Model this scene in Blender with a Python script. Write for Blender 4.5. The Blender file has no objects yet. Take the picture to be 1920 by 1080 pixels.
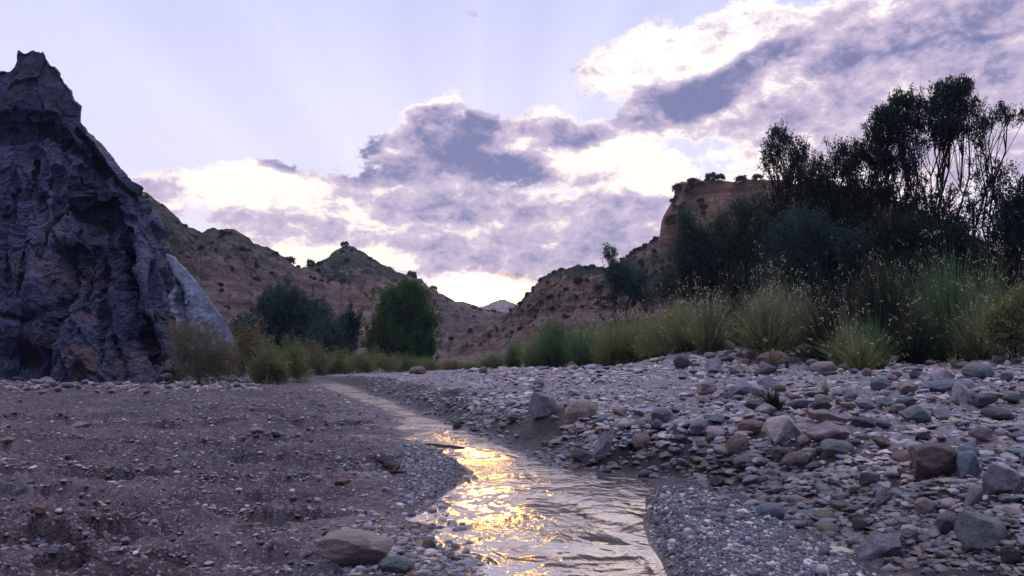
import bpy, math, random
import numpy as np

random.seed(7)
RNG = np.random.default_rng(11)
S = bpy.context.scene
COL = S.collection

# ------------------------------------------------------------------ camera
F = 1500.0                      # focal length in pixels of a 1920 wide picture
CAM_H = 0.55
PITCH = math.atan(140 / F)
cam = bpy.data.cameras.new("camera")
cam.sensor_width = 36.0
cam.lens = 36.0 * F / 1920.0
cam.clip_start = 0.05
cam.clip_end = 6000
cam_o = bpy.data.objects.new("camera", cam)
cam_o.location = (0, 0, CAM_H)
cam_o.rotation_euler = (math.pi / 2 + PITCH, 0, 0)
COL.objects.link(cam_o)
S.camera = cam_o

S.view_settings.view_transform = 'Standard'
S.view_settings.look = 'None'
S.view_settings.gamma = 1.0
S.view_settings.exposure = 0.3
S.cycles.use_denoising = True
S.cycles.max_bounces = 6
S.cycles.diffuse_bounces = 3
S.cycles.glossy_bounces = 3
S.cycles.transparent_max_bounces = 8
S.cycles.volume_bounces = 0
S.cycles.sample_clamp_indirect = 6.0


def ray(px, py):
    cx, cy = (px - 960) / F, (540 - py) / F
    return np.array([cx, math.cos(PITCH) - cy * math.sin(PITCH), math.sin(PITCH) + cy * math.cos(PITCH)])


def at(px, py, Y):
    d = ray(px, py)
    return np.array([0, 0, CAM_H]) + d * (Y / d[1])


def on_plane(px, py, z=0.0):
    d = ray(px, py)
    return np.array([0, 0, CAM_H]) + d * ((z - CAM_H) / d[2])


def azel(px, py):
    d = ray(px, py)
    return math.degrees(math.atan2(d[0], d[1])), math.degrees(math.asin(d[2] / np.linalg.norm(d)))


# ------------------------------------------------------------------ world
SUN_AZ, SUN_EL = azel(872, 600)[0], 3.7
W = bpy.data.worlds.new("World")
S.world = W
W.use_nodes = True


class NT:
    """small helper to write node graphs as expressions"""
    def __init__(s, tree):
        s.t = tree
        tree.nodes.clear()

    def n(s, kind, ins=None, **props):
        nd = s.t.nodes.new(kind)
        for k, v in props.items():
            setattr(nd, k, v)
        for k, v in (ins or {}).items():
            sock = nd.inputs[k]
            if isinstance(v, bpy.types.NodeSocket):
                s.t.links.new(v, sock)
            else:
                sock.default_value = v
        return nd

    def m(s, op, a, b=0.0, c=0.0, clamp=False):
        return s.n('ShaderNodeMath', {0: a, 1: b, 2: c}, operation=op, use_clamp=clamp).outputs[0]

    def ss(s, v, lo, hi, a=0.0, b=1.0):
        return s.n('ShaderNodeMapRange', {'Value': v, 'From Min': lo, 'From Max': hi, 'To Min': a, 'To Max': b},
                   interpolation_type='SMOOTHSTEP').outputs[0]

    def lin(s, v, lo, hi, a=0.0, b=1.0):
        return s.n('ShaderNodeMapRange', {'Value': v, 'From Min': lo, 'From Max': hi, 'To Min': a, 'To Max': b}).outputs[0]

    def mix(s, f, a, b, mode='MIX'):
        nd = s.n('ShaderNodeMix', data_type='RGBA', blend_type=mode)
        for i, v in ((0, f), (6, a), (7, b)):
            if isinstance(v, bpy.types.NodeSocket):
                s.t.links.new(v, nd.inputs[i])
            else:
                nd.inputs[i].default_value = v if i == 0 or len(v) == 4 else (*v, 1)
        return nd.outputs[2]

    def noise(s, vec, scale, detail=4.0, rough=0.5, dist=0.0, lac=2.0, out=0, kind='FBM'):
        nd = s.n('ShaderNodeTexNoise', {'Vector': vec, 'Scale': scale, 'Detail': detail, 'Roughness': rough,
                                        'Distortion': dist, 'Lacunarity': lac}, noise_dimensions='3D', noise_type=kind)
        return nd.outputs[out]

    def ramp(s, fac, stops, interp='LINEAR'):
        nd = s.n('ShaderNodeValToRGB', {0: fac})
        cr = nd.color_ramp
        cr.interpolation = interp
        while len(cr.elements) < len(stops):
            cr.elements.new(0.5)
        for e, (p, c) in zip(cr.elements, stops):
            e.position = p
            e.color = (*c, 1)
        return nd.outputs[0]


def build_world():
    g = NT(W.node_tree)
    d = g.n('ShaderNodeTexCoord').outputs['Generated']
    xyz = g.n('ShaderNodeSeparateXYZ', {0: d}).outputs
    az = g.m('MULTIPLY', g.m('ARCTAN2', xyz[0], xyz[1]), 57.29578)
    el = g.m('MULTIPLY', g.m('ARCSINE', xyz[2]), 57.29578)
    P0 = g.n('ShaderNodeCombineXYZ', {0: az, 1: el, 2: 0.0}).outputs[0]
    # noise coordinates: clouds are a little wider than tall
    Q = g.n('ShaderNodeVectorMath', {0: P0, 1: (0.8, 1.25, 1.0)}, operation='MULTIPLY').outputs[0]
    wv = g.n('ShaderNodeVectorMath', {0: g.noise(Q, 0.13, 3.0, 0.55, out=1), 1: (0.5, 0.5, 0.5)}, operation='SUBTRACT').outputs[0]
    wv = g.n('ShaderNodeVectorMath', {0: wv, 1: (3.4, 2.4, 0)}, operation='MULTIPLY').outputs[0]
    P = g.n('ShaderNodeVectorMath', {0: P0, 1: wv}).outputs[0]
    Qw = g.n('ShaderNodeVectorMath', {0: Q, 1: wv}).outputs[0]
    f1 = g.noise(Qw, 0.22, 9.0, 0.60)
    f2 = g.noise(Q, 0.62, 8.0, 0.62, dist=0.35)
    f3 = g.noise(Q, 1.9, 6.0, 0.62, dist=0.6)
    streak = g.noise(g.n('ShaderNodeVectorMath', {0: P0, 1: (0.10, 0.62, 1.0)}, operation='MULTIPLY').outputs[0], 1.0, 6.0, 0.55, dist=0.5)

    def blob(px, py, rx, ry, rot, w):
        a, e = azel(px, py)
        k = 57.3 / F
        mp = g.n('ShaderNodeMapping', {'Vector': P, 'Location': (a, e, 0), 'Rotation': (0, 0, math.radians(rot)),
                                       'Scale': (rx * k, ry * k, 1)}, vector_type='TEXTURE').outputs[0]
        L = g.n('ShaderNodeVectorMath', {0: mp}, operation='LENGTH').outputs['Value']
        return g.ss(L, 1.35, 0.35, 0.0, w)

    def field(blobs, mode='SMOOTH_MAX'):
        acc = None
        for b in blobs:
            v = blob(*b)
            acc = v if acc is None else g.m(mode, acc, v, 0.25)
        return acc

    cover = field([
        (385, 345, 140, 40, 4, .85), (300, 385, 90, 40, 0, .8), (470, 350, 150, 60, 0, .95), (650, 395, 330, 90, 0, 1.05),
        (860, 285, 190, 95, 0, 1.15), (800, 215, 90, 48, 35, .95), (1060, 285, 190, 90, 0, 1.05), (1030, 215, 70, 30, 0, .75),
        (1190, 330, 190, 80, 0, 1.0), (880, 440, 520, 100, 0, 1.15), (1150, 470, 280, 100, 0, 1.15),
        (1190, 110, 130, 62, 20, 1.05), (1330, 120, 220, 95, 24, 1.15), (1260, 205, 150, 60, 5, 1.0),
        (1640, 100, 420, 150, 8, 1.2), (1850, 60, 300, 200, 0, 1.1), (1380, 290, 120, 40, 0, .75), (1400, 360, 200, 50, 0, .8),
        (1700, 300, 380, 120, 0, .85), (640, 500, 300, 60, 0, .9),
    ])
    dark = field([
        (850, 255, 125, 68, 0, 1.05), (910, 318, 170, 42, -3, 1.1), (640, 282, 66, 30, 0, .95), (528, 298, 60, 24, 5, .9),
        (700, 262, 46, 36, 40, .9), (770, 320, 220, 42, 0, .8), (820, 205, 48, 28, 0, .8), (1050, 248, 110, 36, 0, .8),
        (1245, 195, 130, 42, 12, .9), (1400, 128, 150, 30, 24, 1.05), (1330, 172, 140, 42, 14, 1.1), (1560, 112, 100, 32, 14, .8),
        (1080, 330, 100, 26, 0, .62), (1150, 395, 200, 50, 0, .60), (820, 388, 320, 46, 0, .75), (520, 425, 190, 34, 0, .5), (780, 450, 420, 50, 0, .5), (1000, 470, 320, 70, 0, .68),
        (960, 500, 300, 50, 0, .68), (1120, 470, 200, 70, 0, .66), (1740, 70, 330, 110, 0, .66), (1640, 190, 330, 60, 6, .66),
        (1860, 220, 270, 150, 0, .6), (1560, 270, 300, 60, 0, .5), (315, 350, 55, 30, 0, .40), (380, 420, 150, 25, 0, .4), (1560, 30, 140, 40, 10, .5),
    ])
    light = field([(690, 385, 110, 40, 0, .7), (560, 380, 70, 30, 0, .5), (1130, 300, 110, 34, 15, .7), (1000, 372, 110, 20, 0, .55), (1235, 315, 120, 50, 10, .8), (620, 480, 200, 26, 0, .6),
                   (760, 500, 60, 18, 0, .7), (450, 335, 130, 36, 0, .7), (1400, 285, 160, 45, 0, .7), (1440, 60, 170, 26, 20, .45), (740, 430, 160, 20, 0, .5)])
    c = g.m('ADD', cover, g.m('MULTIPLY', g.m('SUBTRACT', f1, 0.5), 1.5))
    c = g.m('ADD', c, g.m('MULTIPLY', g.m('SUBTRACT', f2, 0.5), 1.15))
    c = g.m('ADD', c, g.m('MULTIPLY', g.m('SUBTRACT', f3, 0.5), 0.55))
    alpha = g.ss(c, 0.42, 0.72)
    k = g.m('ADD', dark, g.m('MULTIPLY', g.m('SUBTRACT', f1, 0.5), 1.25))
    k = g.m('ADD', k, g.m('MULTIPLY', g.m('SUBTRACT', f2, 0.5), 1.35))
    k = g.m('ADD', k, g.m('MULTIPLY', g.m('SUBTRACT', f3, 0.5), 0.55))
    k = g.m('ADD', k, g.m('MULTIPLY', g.m('SUBTRACT', streak, 0.5), 0.5))
    k = g.m('SUBTRACT', k, g.m('MULTIPLY', light, 0.42))
    kd = g.lin(k, -0.05, 1.02)
    # clear sky by elevation, warmer and paler low towards the sun
    clear = g.ramp(g.lin(el, 0.0, 90.0), [(0.0, (0.84, 0.76, 0.84)), (0.10, (0.78, 0.74, 0.90)), (0.2, (0.70, 0.70, 0.92)), (0.29, (0.57, 0.59, 0.86)),
                                          (0.42, (0.46, 0.46, 0.76)), (0.62, (1.26, 1.28, 1.84)), (1.0, (1.75, 1.72, 2.4))])  # the bright zenith is out of view, added to light the ground
    nish = g.n('ShaderNodeTexSky', sky_type='NISHITA', sun_disc=False)
    nish.sun_elevation = math.radians(SUN_EL)
    nish.sun_rotation = math.radians(SUN_AZ)
    nish.air_density = 1.0
    nish.dust_density = 0.6
    nish_c = g.mix(1.0, nish.outputs[0], (0.10, 0.10, 0.13, 1), 'MULTIPLY')
    clear = g.mix(0.10, clear, nish_c)
    sa = g.n('ShaderNodeCombineXYZ', {0: azel(912, 553)[0], 1: azel(912, 553)[1], 2: 0.0}).outputs[0]
    ds = g.n('ShaderNodeVectorMath', {0: P0, 1: sa}, operation='SUBTRACT').outputs[0]
    ds = g.n('ShaderNodeVectorMath', {0: ds, 1: (0.42, 1.0, 1.0)}, operation='MULTIPLY').outputs[0]
    ds = g.n('ShaderNodeVectorMath', {0: ds}, operation='LENGTH').outputs['Value']
    near = g.m('EXPONENT', g.m('MULTIPLY', g.m('POWER', g.m('DIVIDE', ds, 12.0), 2.0), -1.0))
    near2 = g.m('EXPONENT', g.m('MULTIPLY', g.m('POWER', g.m('DIVIDE', ds, 0.74), 2.0), -1.0))
    # faint rays that fan out from the hidden sun
    sd_ = g.n('ShaderNodeSeparateXYZ', {0: g.n('ShaderNodeVectorMath', {0: P0, 1: (*azel(880, 600), 0)}, operation='SUBTRACT').outputs[0]}).outputs
    fan = g.m('ARCTAN2', sd_[0], sd_[1])
    rays_ = g.noise(g.n('ShaderNodeCombineXYZ', {0: fan, 1: 0.3, 2: 0.0}).outputs[0], 5.0, 3, 0.55)
    rv = g.m('MULTIPLY', g.lin(rays_, 0.3, 0.7, 0.93, 1.06), 1.0)
    clear = g.mix(1.0, clear, g.n('ShaderNodeCombineXYZ', {0: rv, 1: rv, 2: g.m('ADD', g.m('MULTIPLY', rv, 0.5), 0.5)}).outputs[0], 'MULTIPLY')
    bright = g.mix(near, (0.94, 0.87, 0.84, 1), (1.15, 0.98, 0.80, 1))
    darkc = g.ramp(kd, [(0.0, (0.86, 0.75, 0.80)), (0.4, (0.60, 0.50, 0.62)), (0.66, (0.40, 0.34, 0.50)), (0.85, (0.22, 0.215, 0.38)), (1.0, (0.15, 0.165, 0.33))])
    kk = g.ss(kd, 0.10, 0.46)
    cloud = g.mix(kk, bright, darkc)
    sky = g.mix(alpha, clear, cloud)
    # the side of the sky away from the sunset: deeper blue
    away = g.m('MULTIPLY', g.ss(xyz[1], 0.1, -0.5), g.ss(el, 60.0, 35.0))
    sky = g.mix(g.m('MULTIPLY', away, 0.85), sky, (0.085, 0.13, 0.48, 1))
    gate = g.ss(k, 0.95, 0.45)
    glow = g.mix(1.0, (70.0, 39.0, 9.0, 1), g.n('ShaderNodeCombineXYZ', {0: near2, 1: near2, 2: near2}).outputs[0], 'MULTIPLY')
    glow = g.mix(1.0, glow, g.n('ShaderNodeCombineXYZ', {0: gate, 1: gate, 2: gate}).outputs[0], 'MULTIPLY')
    sky = g.mix(1.0, sky, glow, 'ADD')
    # below the horizon
    sky = g.mix(g.ss(el, -0.5, -3.0), sky, (0.10, 0.09, 0.11, 1))
    STR = 0.1
    sky = g.mix(1.0, sky, (1 / STR, 1 / STR, 1 / STR, 1), 'MULTIPLY')
    bg = g.n('ShaderNodeBackground', {'Color': sky, 'Strength': STR})
    out = g.n('ShaderNodeOutputWorld', {'Surface': bg.outputs[0]})


build_world()

sun = bpy.data.lights.new("sun", 'SUN')
sun.energy = 2.0
sun.angle = math.radians(0.8)
sun.color = (1.0, 0.58, 0.22)
sun_o = bpy.data.objects.new("sun", sun)
a, e = math.radians(SUN_AZ), math.radians(SUN_EL)
sd = np.array([math.sin(a) * math.cos(e), math.cos(a) * math.cos(e), math.sin(e)])   # towards the sun
from mathutils import Vector
sun_o.rotation_euler = Vector(sd).to_track_quat('Z', 'Y').to_euler()
sun_o.location = (0, 50, 60)
COL.objects.link(sun_o)

# ------------------------------------------------------------------ noise
_perm = RNG.permutation(256)
_perm = np.concatenate([_perm, _perm, _perm])
_g3 = RNG.normal(size=(256, 3))
_g3 /= np.linalg.norm(_g3, axis=1, keepdims=True)


def pn(x, y, z=0.0):
    x, y, z = np.broadcast_arrays(np.asarray(x, float), np.asarray(y, float), np.asarray(z, float))
    xi, yi, zi = np.floor(x).astype(int), np.floor(y).astype(int), np.floor(z).astype(int)
    xf, yf, zf = x - xi, y - yi, z - zi
    u, v, w = (t * t * t * (t * (t * 6 - 15) + 10) for t in (xf, yf, zf))
    xi, yi, zi = xi & 255, yi & 255, zi & 255

    def gr(i, j, k):
        h = _perm[_perm[_perm[(xi + i) & 255] + ((yi + j) & 255)] + ((zi + k) & 255)]
        gv = _g3[h]
        return gv[..., 0] * (xf - i) + gv[..., 1] * (yf - j) + gv[..., 2] * (zf - k)
    L = lambda a, b, t: a + t * (b - a)
    return L(L(L(gr(0, 0, 0), gr(1, 0, 0), u), L(gr(0, 1, 0), gr(1, 1, 0), u), v),
             L(L(gr(0, 0, 1), gr(1, 0, 1), u), L(gr(0, 1, 1), gr(1, 1, 1), u), v), w) * 1.6


def fbm(x, y, z=0.0, oct=5, gain=0.5, lac=2.03, ridged=False):
    s, a, f = 0, 1.0, 1.0
    for o in range(oct):
        n = pn(x * f + 17.3 * o, y * f + 5.1 * o, z * f + 9.7 * o)
        s = s + a * ((1 - 2 * np.abs(n)) if ridged else n)
        a *= gain
        f *= lac
    return s


_hv = RNG.uniform(0, 1, (256, 8))


def facets(x, y, z, amp=1.0, tilt=1.0):
    """broken rock: every cell of a cellular pattern is a plane of its own"""
    sh = x.shape
    p = np.stack([x, y, z], -1).reshape(-1, 3)
    i = np.floor(p).astype(int)
    best = np.full(len(p), 1e9)
    val = np.zeros(len(p))
    for a in (-1, 0, 1):
        for b in (-1, 0, 1):
            for c in (-1, 0, 1):
                q = i + np.array([a, b, c])
                h = _perm[_perm[_perm[q[:, 0] & 255] + (q[:, 1] & 255)] + (q[:, 2] & 255)]
                hv = _hv[h]
                dl = p - (q + hv[:, :3])
                d = (dl * dl).sum(1)
                k = d < best
                best[k] = d[k]
                val[k] = (amp * (hv[:, 3] - 0.5) + tilt * ((hv[:, 4:7] - 0.5) * dl).sum(1))[k]
    return val.reshape(sh)


def sstep(x, lo, hi):
    t = np.clip((x - lo) / (hi - lo), 0, 1)
    return t * t * (3 - 2 * t)


# ------------------------------------------------------------------ mesh and object helpers
def mesh(name, verts, faces, mat=None, smooth=True, attrs=None):
    """verts (n,3); faces: (m,k) array or list of such arrays; attrs: name -> (n,4) point colours"""
    if isinstance(faces, np.ndarray):
        faces = [faces]
    me = bpy.data.meshes.new(name)
    verts = np.ascontiguousarray(verts, dtype=np.float32)
    me.vertices.add(len(verts))
    me.vertices.foreach_set('co', verts.ravel())
    idx = np.concatenate([f.ravel() for f in faces]).astype(np.int32)
    tot = np.concatenate([np.full(len(f), f.shape[1]) for f in faces]).astype(np.int32)
    start = np.concatenate([[0], np.cumsum(tot)[:-1]]).astype(np.int32)
    me.loops.add(len(idx))
    me.loops.foreach_set('vertex_index', idx)
    me.polygons.add(len(tot))
    me.polygons.foreach_set('loop_start', start)
    me.polygons.foreach_set('loop_total', tot)
    me.polygons.foreach_set('use_smooth', np.full(len(tot), smooth))
    for k, v in (attrs or {}).items():
        at_ = me.attributes.new(k, 'FLOAT_COLOR', 'POINT')
        at_.data.foreach_set('color', np.ascontiguousarray(v, dtype=np.float32).ravel())
    me.update(calc_edges=True)
    if mat:
        me.materials.append(mat)
    return me


def link(name, me, parent=None, loc=(0, 0, 0)):
    o = bpy.data.objects.new(name, me)
    o.location = loc
    if parent:
        o.parent = parent
    COL.objects.link(o)
    return o


def tag(o, label=None, cat=None, group=None, kind=None):
    for k, v in (('label', label), ('category', cat), ('group', group), ('kind', kind)):
        if v:
            o[k] = v
    return o


def thing(name, label, cat, loc, group=None):
    return tag(link(name, None, None, loc), label, cat, group)


def grid_faces(nu, nv):
    i = np.arange((nu - 1) * (nv - 1))
    r, c = i // (nv - 1), i % (nv - 1)
    a = r * nv + c
    return np.stack([a, a + nv, a + nv + 1, a + 1], 1)


# ------------------------------------------------------------------ materials
def mat_base(name):
    m = bpy.data.materials.new(name)
    m.use_nodes = True
    g = NT(m.node_tree)
    out = g.n('ShaderNodeOutputMaterial')
    return m, g, out


def principled(g, out, color, rough=0.8, normal=None, spec=0.3, **kw):
    ins = {'Base Color': color, 'Roughness': rough, 'Specular IOR Level': spec}
    ins.update(kw)
    if normal is not None:
        ins['Normal'] = normal
    p = g.n('ShaderNodeBsdfPrincipled', ins)
    g.t.links.new(p.outputs[0], out.inputs[0])
    return p


def bump(g, h, strength=0.6, dist=0.05, normal=None):
    ins = {'Height': h, 'Strength': strength, 'Distance': dist}
    if normal is not None:
        ins['Normal'] = normal
    return g.n('ShaderNodeBump', ins).outputs[0]


def obj_coord(g):
    return g.n('ShaderNodeTexCoord').outputs['Object']


def rock_face_mat(name, c_dark, c_mid, c_light, scale=1.0, rust=None, bumpd=0.12, attr=True):
    m, g, out = mat_base(name)
    v = obj_coord(g)
    n1 = g.noise(v, 0.55 * scale, 8, 0.62, 0.4)
    n2 = g.noise(v, 3.2 * scale, 8, 0.65)
    n3 = g.noise(v, 16.0 * scale, 5, 0.6)
    st = g.noise(g.n('ShaderNodeVectorMath', {0: v, 1: (1.6, 1.6, 0.55)}, operation='MULTIPLY').outputs[0], 1.3 * scale, 7, 0.62, 0.8)
    f = g.m('ADD', g.m('MULTIPLY', n1, 0.45), g.m('ADD', g.m('MULTIPLY', n2, 0.35), g.m('MULTIPLY', st, 0.25)))
    col = g.ramp(f, [(0.36, c_dark), (0.52, c_mid), (0.66, c_light)])
    if rust:
        col = g.mix(g.ss(g.noise(v, 0.42 * scale, 5, 0.6, 0.5), 0.52, 0.68, 0, 0.75), col, (*rust, 1))
    if attr:
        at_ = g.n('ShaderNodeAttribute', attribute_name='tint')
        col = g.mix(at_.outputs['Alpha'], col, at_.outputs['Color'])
    col = g.mix(g.ss(n3, 0.58, 0.74, 0, 0.5), col, tuple(min(1, c * 1.7) for c in c_light))
    h = g.m('ADD', g.m('MULTIPLY', n2, 1.0), g.m('ADD', g.m('MULTIPLY', n3, 0.35), g.m('MULTIPLY', st, 0.5)))
    nrm = bump(g, h, 0.9, bumpd)
    principled(g, out, col, 0.82, nrm, 0.25)
    return m


M = {}
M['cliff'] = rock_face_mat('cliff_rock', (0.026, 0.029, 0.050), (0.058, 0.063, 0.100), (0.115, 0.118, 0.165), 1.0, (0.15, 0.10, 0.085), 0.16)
M['slab'] = rock_face_mat('pale_slab_rock', (0.15, 0.17, 0.215), (0.23, 0.255, 0.31), (0.33, 0.35, 0.40), 0.8, None, 0.10)


def hill_mat(name, soil_a, soil_b, scrub, scrub_amt, scale):
    m, g, out = mat_base(name)
    v = obj_coord(g)
    n1 = g.noise(v, 0.10 * scale, 7, 0.6, 0.5)
    n2 = g.noise(v, 0.7 * scale, 7, 0.65)
    n3 = g.noise(v, 1.9 * scale, 7, 0.7)
    col = g.mix(g.ss(n1, 0.38, 0.62), (*soil_a, 1), (*soil_b, 1))
    col = g.mix(g.ss(n2, 0.35, 0.7, 0, 0.6), col, tuple(c * 0.6 for c in soil_a))
    at_ = g.n('ShaderNodeAttribute', attribute_name='tint')
    col = g.mix(at_.outputs['Alpha'], col, at_.outputs['Color'])
    bed = g.noise(g.n('ShaderNodeVectorMath', {0: v, 1: (0.02, 0.02, 1.1)}, operation='MULTIPLY').outputs[0], 1.0 * scale, 6, 0.65, 0.3)
    col = g.mix(g.ss(bed, 0.46, 0.60, 0, 0.55), col, tuple(min(1, c * 1.35) for c in soil_b))
    col = g.mix(g.ss(bed, 0.46, 0.36, 0, 0.55), col, tuple(c * 0.55 for c in soil_a))
    sc = g.m('ADD', g.m('MULTIPLY', n3, 0.7), g.m('MULTIPLY', n2, 0.3))
    gsep = g.n('ShaderNodeAttribute', attribute_name='scrub').outputs['Fac']
    thr = g.m('SUBTRACT', 0.63, g.m('MULTIPLY', gsep, scrub_amt))
    col = g.mix(g.n('ShaderNodeMapRange', {'Value': sc, 'From Min': thr, 'From Max': g.m('ADD', thr, 0.06)}).outputs[0], col, (*scrub, 1))
    nrm = bump(g, g.m('ADD', g.m('ADD', n2, bed), g.m('MULTIPLY', n3, 0.6)), 1.0, 0.7)
    principled(g, out, col, 0.9, nrm, 0.15)
    return m


M['hill_red'] = hill_mat('red_hill_soil', (0.125, 0.085, 0.066), (0.19, 0.148, 0.112), (0.040, 0.048, 0.028), 0.19, 1.0)
M['hill_tan'] = hill_mat('tan_hill_soil', (0.18, 0.105, 0.072), (0.24, 0.165, 0.12), (0.040, 0.046, 0.030), 0.19, 1.2)
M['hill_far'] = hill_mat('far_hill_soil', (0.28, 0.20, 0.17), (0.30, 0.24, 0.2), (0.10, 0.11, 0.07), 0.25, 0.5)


def ground_mat():
    m, g, out = mat_base('riverbed_mud')
    v = obj_coord(g)
    zone = g.n('ShaderNodeAttribute', attribute_name='zone')
    zs = g.n('ShaderNodeSeparateColor', {0: zone.outputs['Color']}).outputs       # r sandbar, g stony, b wet
    n1 = g.noise(v, 1.1, 6, 0.6, 0.4)
    n2 = g.noise(v, 9.0, 6, 0.65)
    n3 = g.noise(v, 55.0, 5, 0.65)
    vor = g.n('ShaderNodeTexVoronoi', {'Vector': v, 'Scale': 95.0, 'Randomness': 1.0}, feature='F1')
    vor2 = g.n('ShaderNodeTexVoronoi', {'Vector': v, 'Scale': 26.0, 'Randomness': 1.0}, feature='F1')
    mud = g.ramp(g.m('ADD', g.m('MULTIPLY', n1, 0.6), g.m('MULTIPLY', n2, 0.4)),
                 [(0.38, (0.012, 0.007, 0.008)), (0.50, (0.050, 0.027, 0.030)), (0.64, (0.140, 0.080, 0.085))])
    peb = g.n('ShaderNodeSeparateColor', {0: vor.outputs['Color']}).outputs
    pebcol = g.ramp(peb[0], [(0.0, (0.10, 0.09, 0.09)), (0.35, (0.20, 0.16, 0.145)), (0.7, (0.15, 0.16, 0.175)), (0.9, (0.30, 0.27, 0.25)), (1.0, (0.4, 0.36, 0.33))])
    pm = g.m('MULTIPLY', g.ss(peb[1], 0.50, 0.54), g.ss(vor.outputs['Distance'], 0.55, 0.35))
    col = g.mix(g.m('MULTIPLY', pm, 0.8), mud, pebcol)
    stony = g.ramp(n2, [(0.32, (0.10, 0.078, 0.075)), (0.50, (0.22, 0.185, 0.175)), (0.66, (0.37, 0.325, 0.315))])
    col = g.mix(g.m('MULTIPLY', zs[1], 0.8), col, stony)
    grain = g.ramp(g.m('ADD', g.m('MULTIPLY', n3, 0.6), g.m('MULTIPLY', peb[2], 0.4)),
                   [(0.38, (0.020, 0.018, 0.024)), (0.52, (0.07, 0.062, 0.07)), (0.64, (0.25, 0.21, 0.21)), (0.74, (0.42, 0.36, 0.36))])
    col = g.mix(zs[0], col, grain)
    col = g.mix(g.m('MULTIPLY', zs[2], 0.6), col, (0.050, 0.034, 0.036, 1))
    col = g.mix(g.m('MULTIPLY', zone.outputs['Alpha'], 0.92), col, (0.026, 0.017, 0.017, 1))  # alpha: wet mud and painted shade on pit walls and bank face
    rough = g.m('SUBTRACT', g.ss(n2, 0.3, 0.7, 0.42, 0.82), g.m('MULTIPLY', zs[2], 0.34), clamp=True)
    h = g.m('ADD', g.m('MULTIPLY', n2, 0.5), g.m('MULTIPLY', n3, 0.35))
    h = g.m('ADD', h, g.m('MULTIPLY', g.m('SUBTRACT', 1.0, vor.outputs['Distance']), 0.22))
    h = g.m('ADD', h, g.m('MULTIPLY', g.m('SUBTRACT', 1.0, vor2.outputs['Distance']), 0.3))
    dry = g.m('SUBTRACT', 1.0, g.m('MULTIPLY', zs[2], 0.75))
    nrm = g.n('ShaderNodeBump', {'Height': h, 'Strength': dry, 'Distance': 0.035}).outputs[0]
    principled(g, out, col, rough, nrm, 0.32)
    return m


def water_mat():
    m, g, out = mat_base('stream_water')
    v = obj_coord(g)
    vs = g.n('ShaderNodeVectorMath', {0: v, 1: (1.0, 0.55, 1.0)}, operation='MULTIPLY').outputs[0]
    n1 = g.noise(vs, 5.0, 3, 0.5, 0.6)
    n2 = g.noise(vs, 19.0, 4, 0.55, 0.8)
    n3 = g.noise(vs, 60.0, 3, 0.5, 0.3)
    patch = g.ss(g.noise(v, 1.7, 3, 0.55, 0.6), 0.40, 0.62, 0.08, 1.25)
    h = g.m('ADD', g.m('MULTIPLY', n1, 0.8), g.m('MULTIPLY', g.m('ADD', g.m('MULTIPLY', n2, 0.36), g.m('MULTIPLY', n3, 0.05)), patch))
    nrm = bump(g, h, 1.0, 0.046)
    p = principled(g, out, (0.045, 0.030, 0.024, 1), 0.05, nrm, 0.5, IOR=1.6)
    gl = g.n('ShaderNodeBsdfGlossy', {'Color': (1.0, 0.90, 0.78, 1), 'Roughness': 0.08, 'Normal': nrm})
    gl2 = g.n('ShaderNodeBsdfGlossy', {'Color': (1.0, 0.90, 0.78, 1), 'Roughness': 0.26, 'Normal': nrm})
    gl = g.n('ShaderNodeMixShader', {0: 0.24, 1: gl.outputs[0], 2: gl2.outputs[0]})
    mx = g.n('ShaderNodeMixShader', {0: 0.62, 1: p.outputs[0], 2: gl.outputs[0]})
    g.t.links.new(mx.outputs[0], out.inputs[0])
    return m


M['ground'] = ground_mat()
M['water'] = water_mat()


def leaf_mat(name, dark, light, trans=0.35):
    m, g, out = mat_base(name)
    at_ = g.n('ShaderNodeAttribute', attribute_name='leaf').outputs['Fac']
    col = g.mix(at_, (*dark, 1), (*light, 1))
    d = g.n('ShaderNodeBsdfDiffuse', {'Color': col})
    t = g.n('ShaderNodeBsdfTranslucent', {'Color': g.mix(1.0, col, (1.1, 1.25, 0.8, 1), 'MULTIPLY')})
    mx = g.n('ShaderNodeMixShader', {0: trans, 1: d.outputs[0], 2: t.outputs[0]})
    g.t.links.new(mx.outputs[0], out.inputs[0])
    return m


def bark_mat(name, c1, c2):
    m, g, out = mat_base(name)
    v = obj_coord(g)
    n = g.noise(g.n('ShaderNodeVectorMath', {0: v, 1: (1, 1, 0.25)}, operation='MULTIPLY').outputs[0], 25, 5, 0.6)
    principled(g, out, g.mix(n, (*c1, 1), (*c2, 1)), 0.9, bump(g, n, 0.7, 0.02), 0.1)
    return m


M['leaf_dark'] = leaf_mat('dark_tamarisk_leaf', (0.014, 0.024, 0.022), (0.040, 0.058, 0.045), 0.25)
M['leaf_blue'] = leaf_mat('blue_green_leaf', (0.024, 0.048, 0.044), (0.075, 0.115, 0.10), 0.35)
M['leaf_green'] = leaf_mat('green_tree_leaf', (0.030, 0.068, 0.020), (0.085, 0.16, 0.045), 0.4)
M['leaf_olive'] = leaf_mat('olive_bush_leaf', (0.075, 0.092, 0.042), (0.26, 0.27, 0.13), 0.45)
M['leaf_brown'] = leaf_mat('dry_brown_leaf', (0.085, 0.070, 0.045), (0.30, 0.24, 0.15), 0.4)
M['leaf_scrub'] = leaf_mat('hill_scrub_leaf', (0.030, 0.036, 0.020), (0.075, 0.08, 0.045), 0.25)
M['blade_grey'] = leaf_mat('grey_green_blade', (0.070, 0.088, 0.046), (0.29, 0.29, 0.165), 0.45)
M['blade_green'] = leaf_mat('fresh_green_blade', (0.042, 0.078, 0.040), (0.15, 0.215, 0.11), 0.45)
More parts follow.
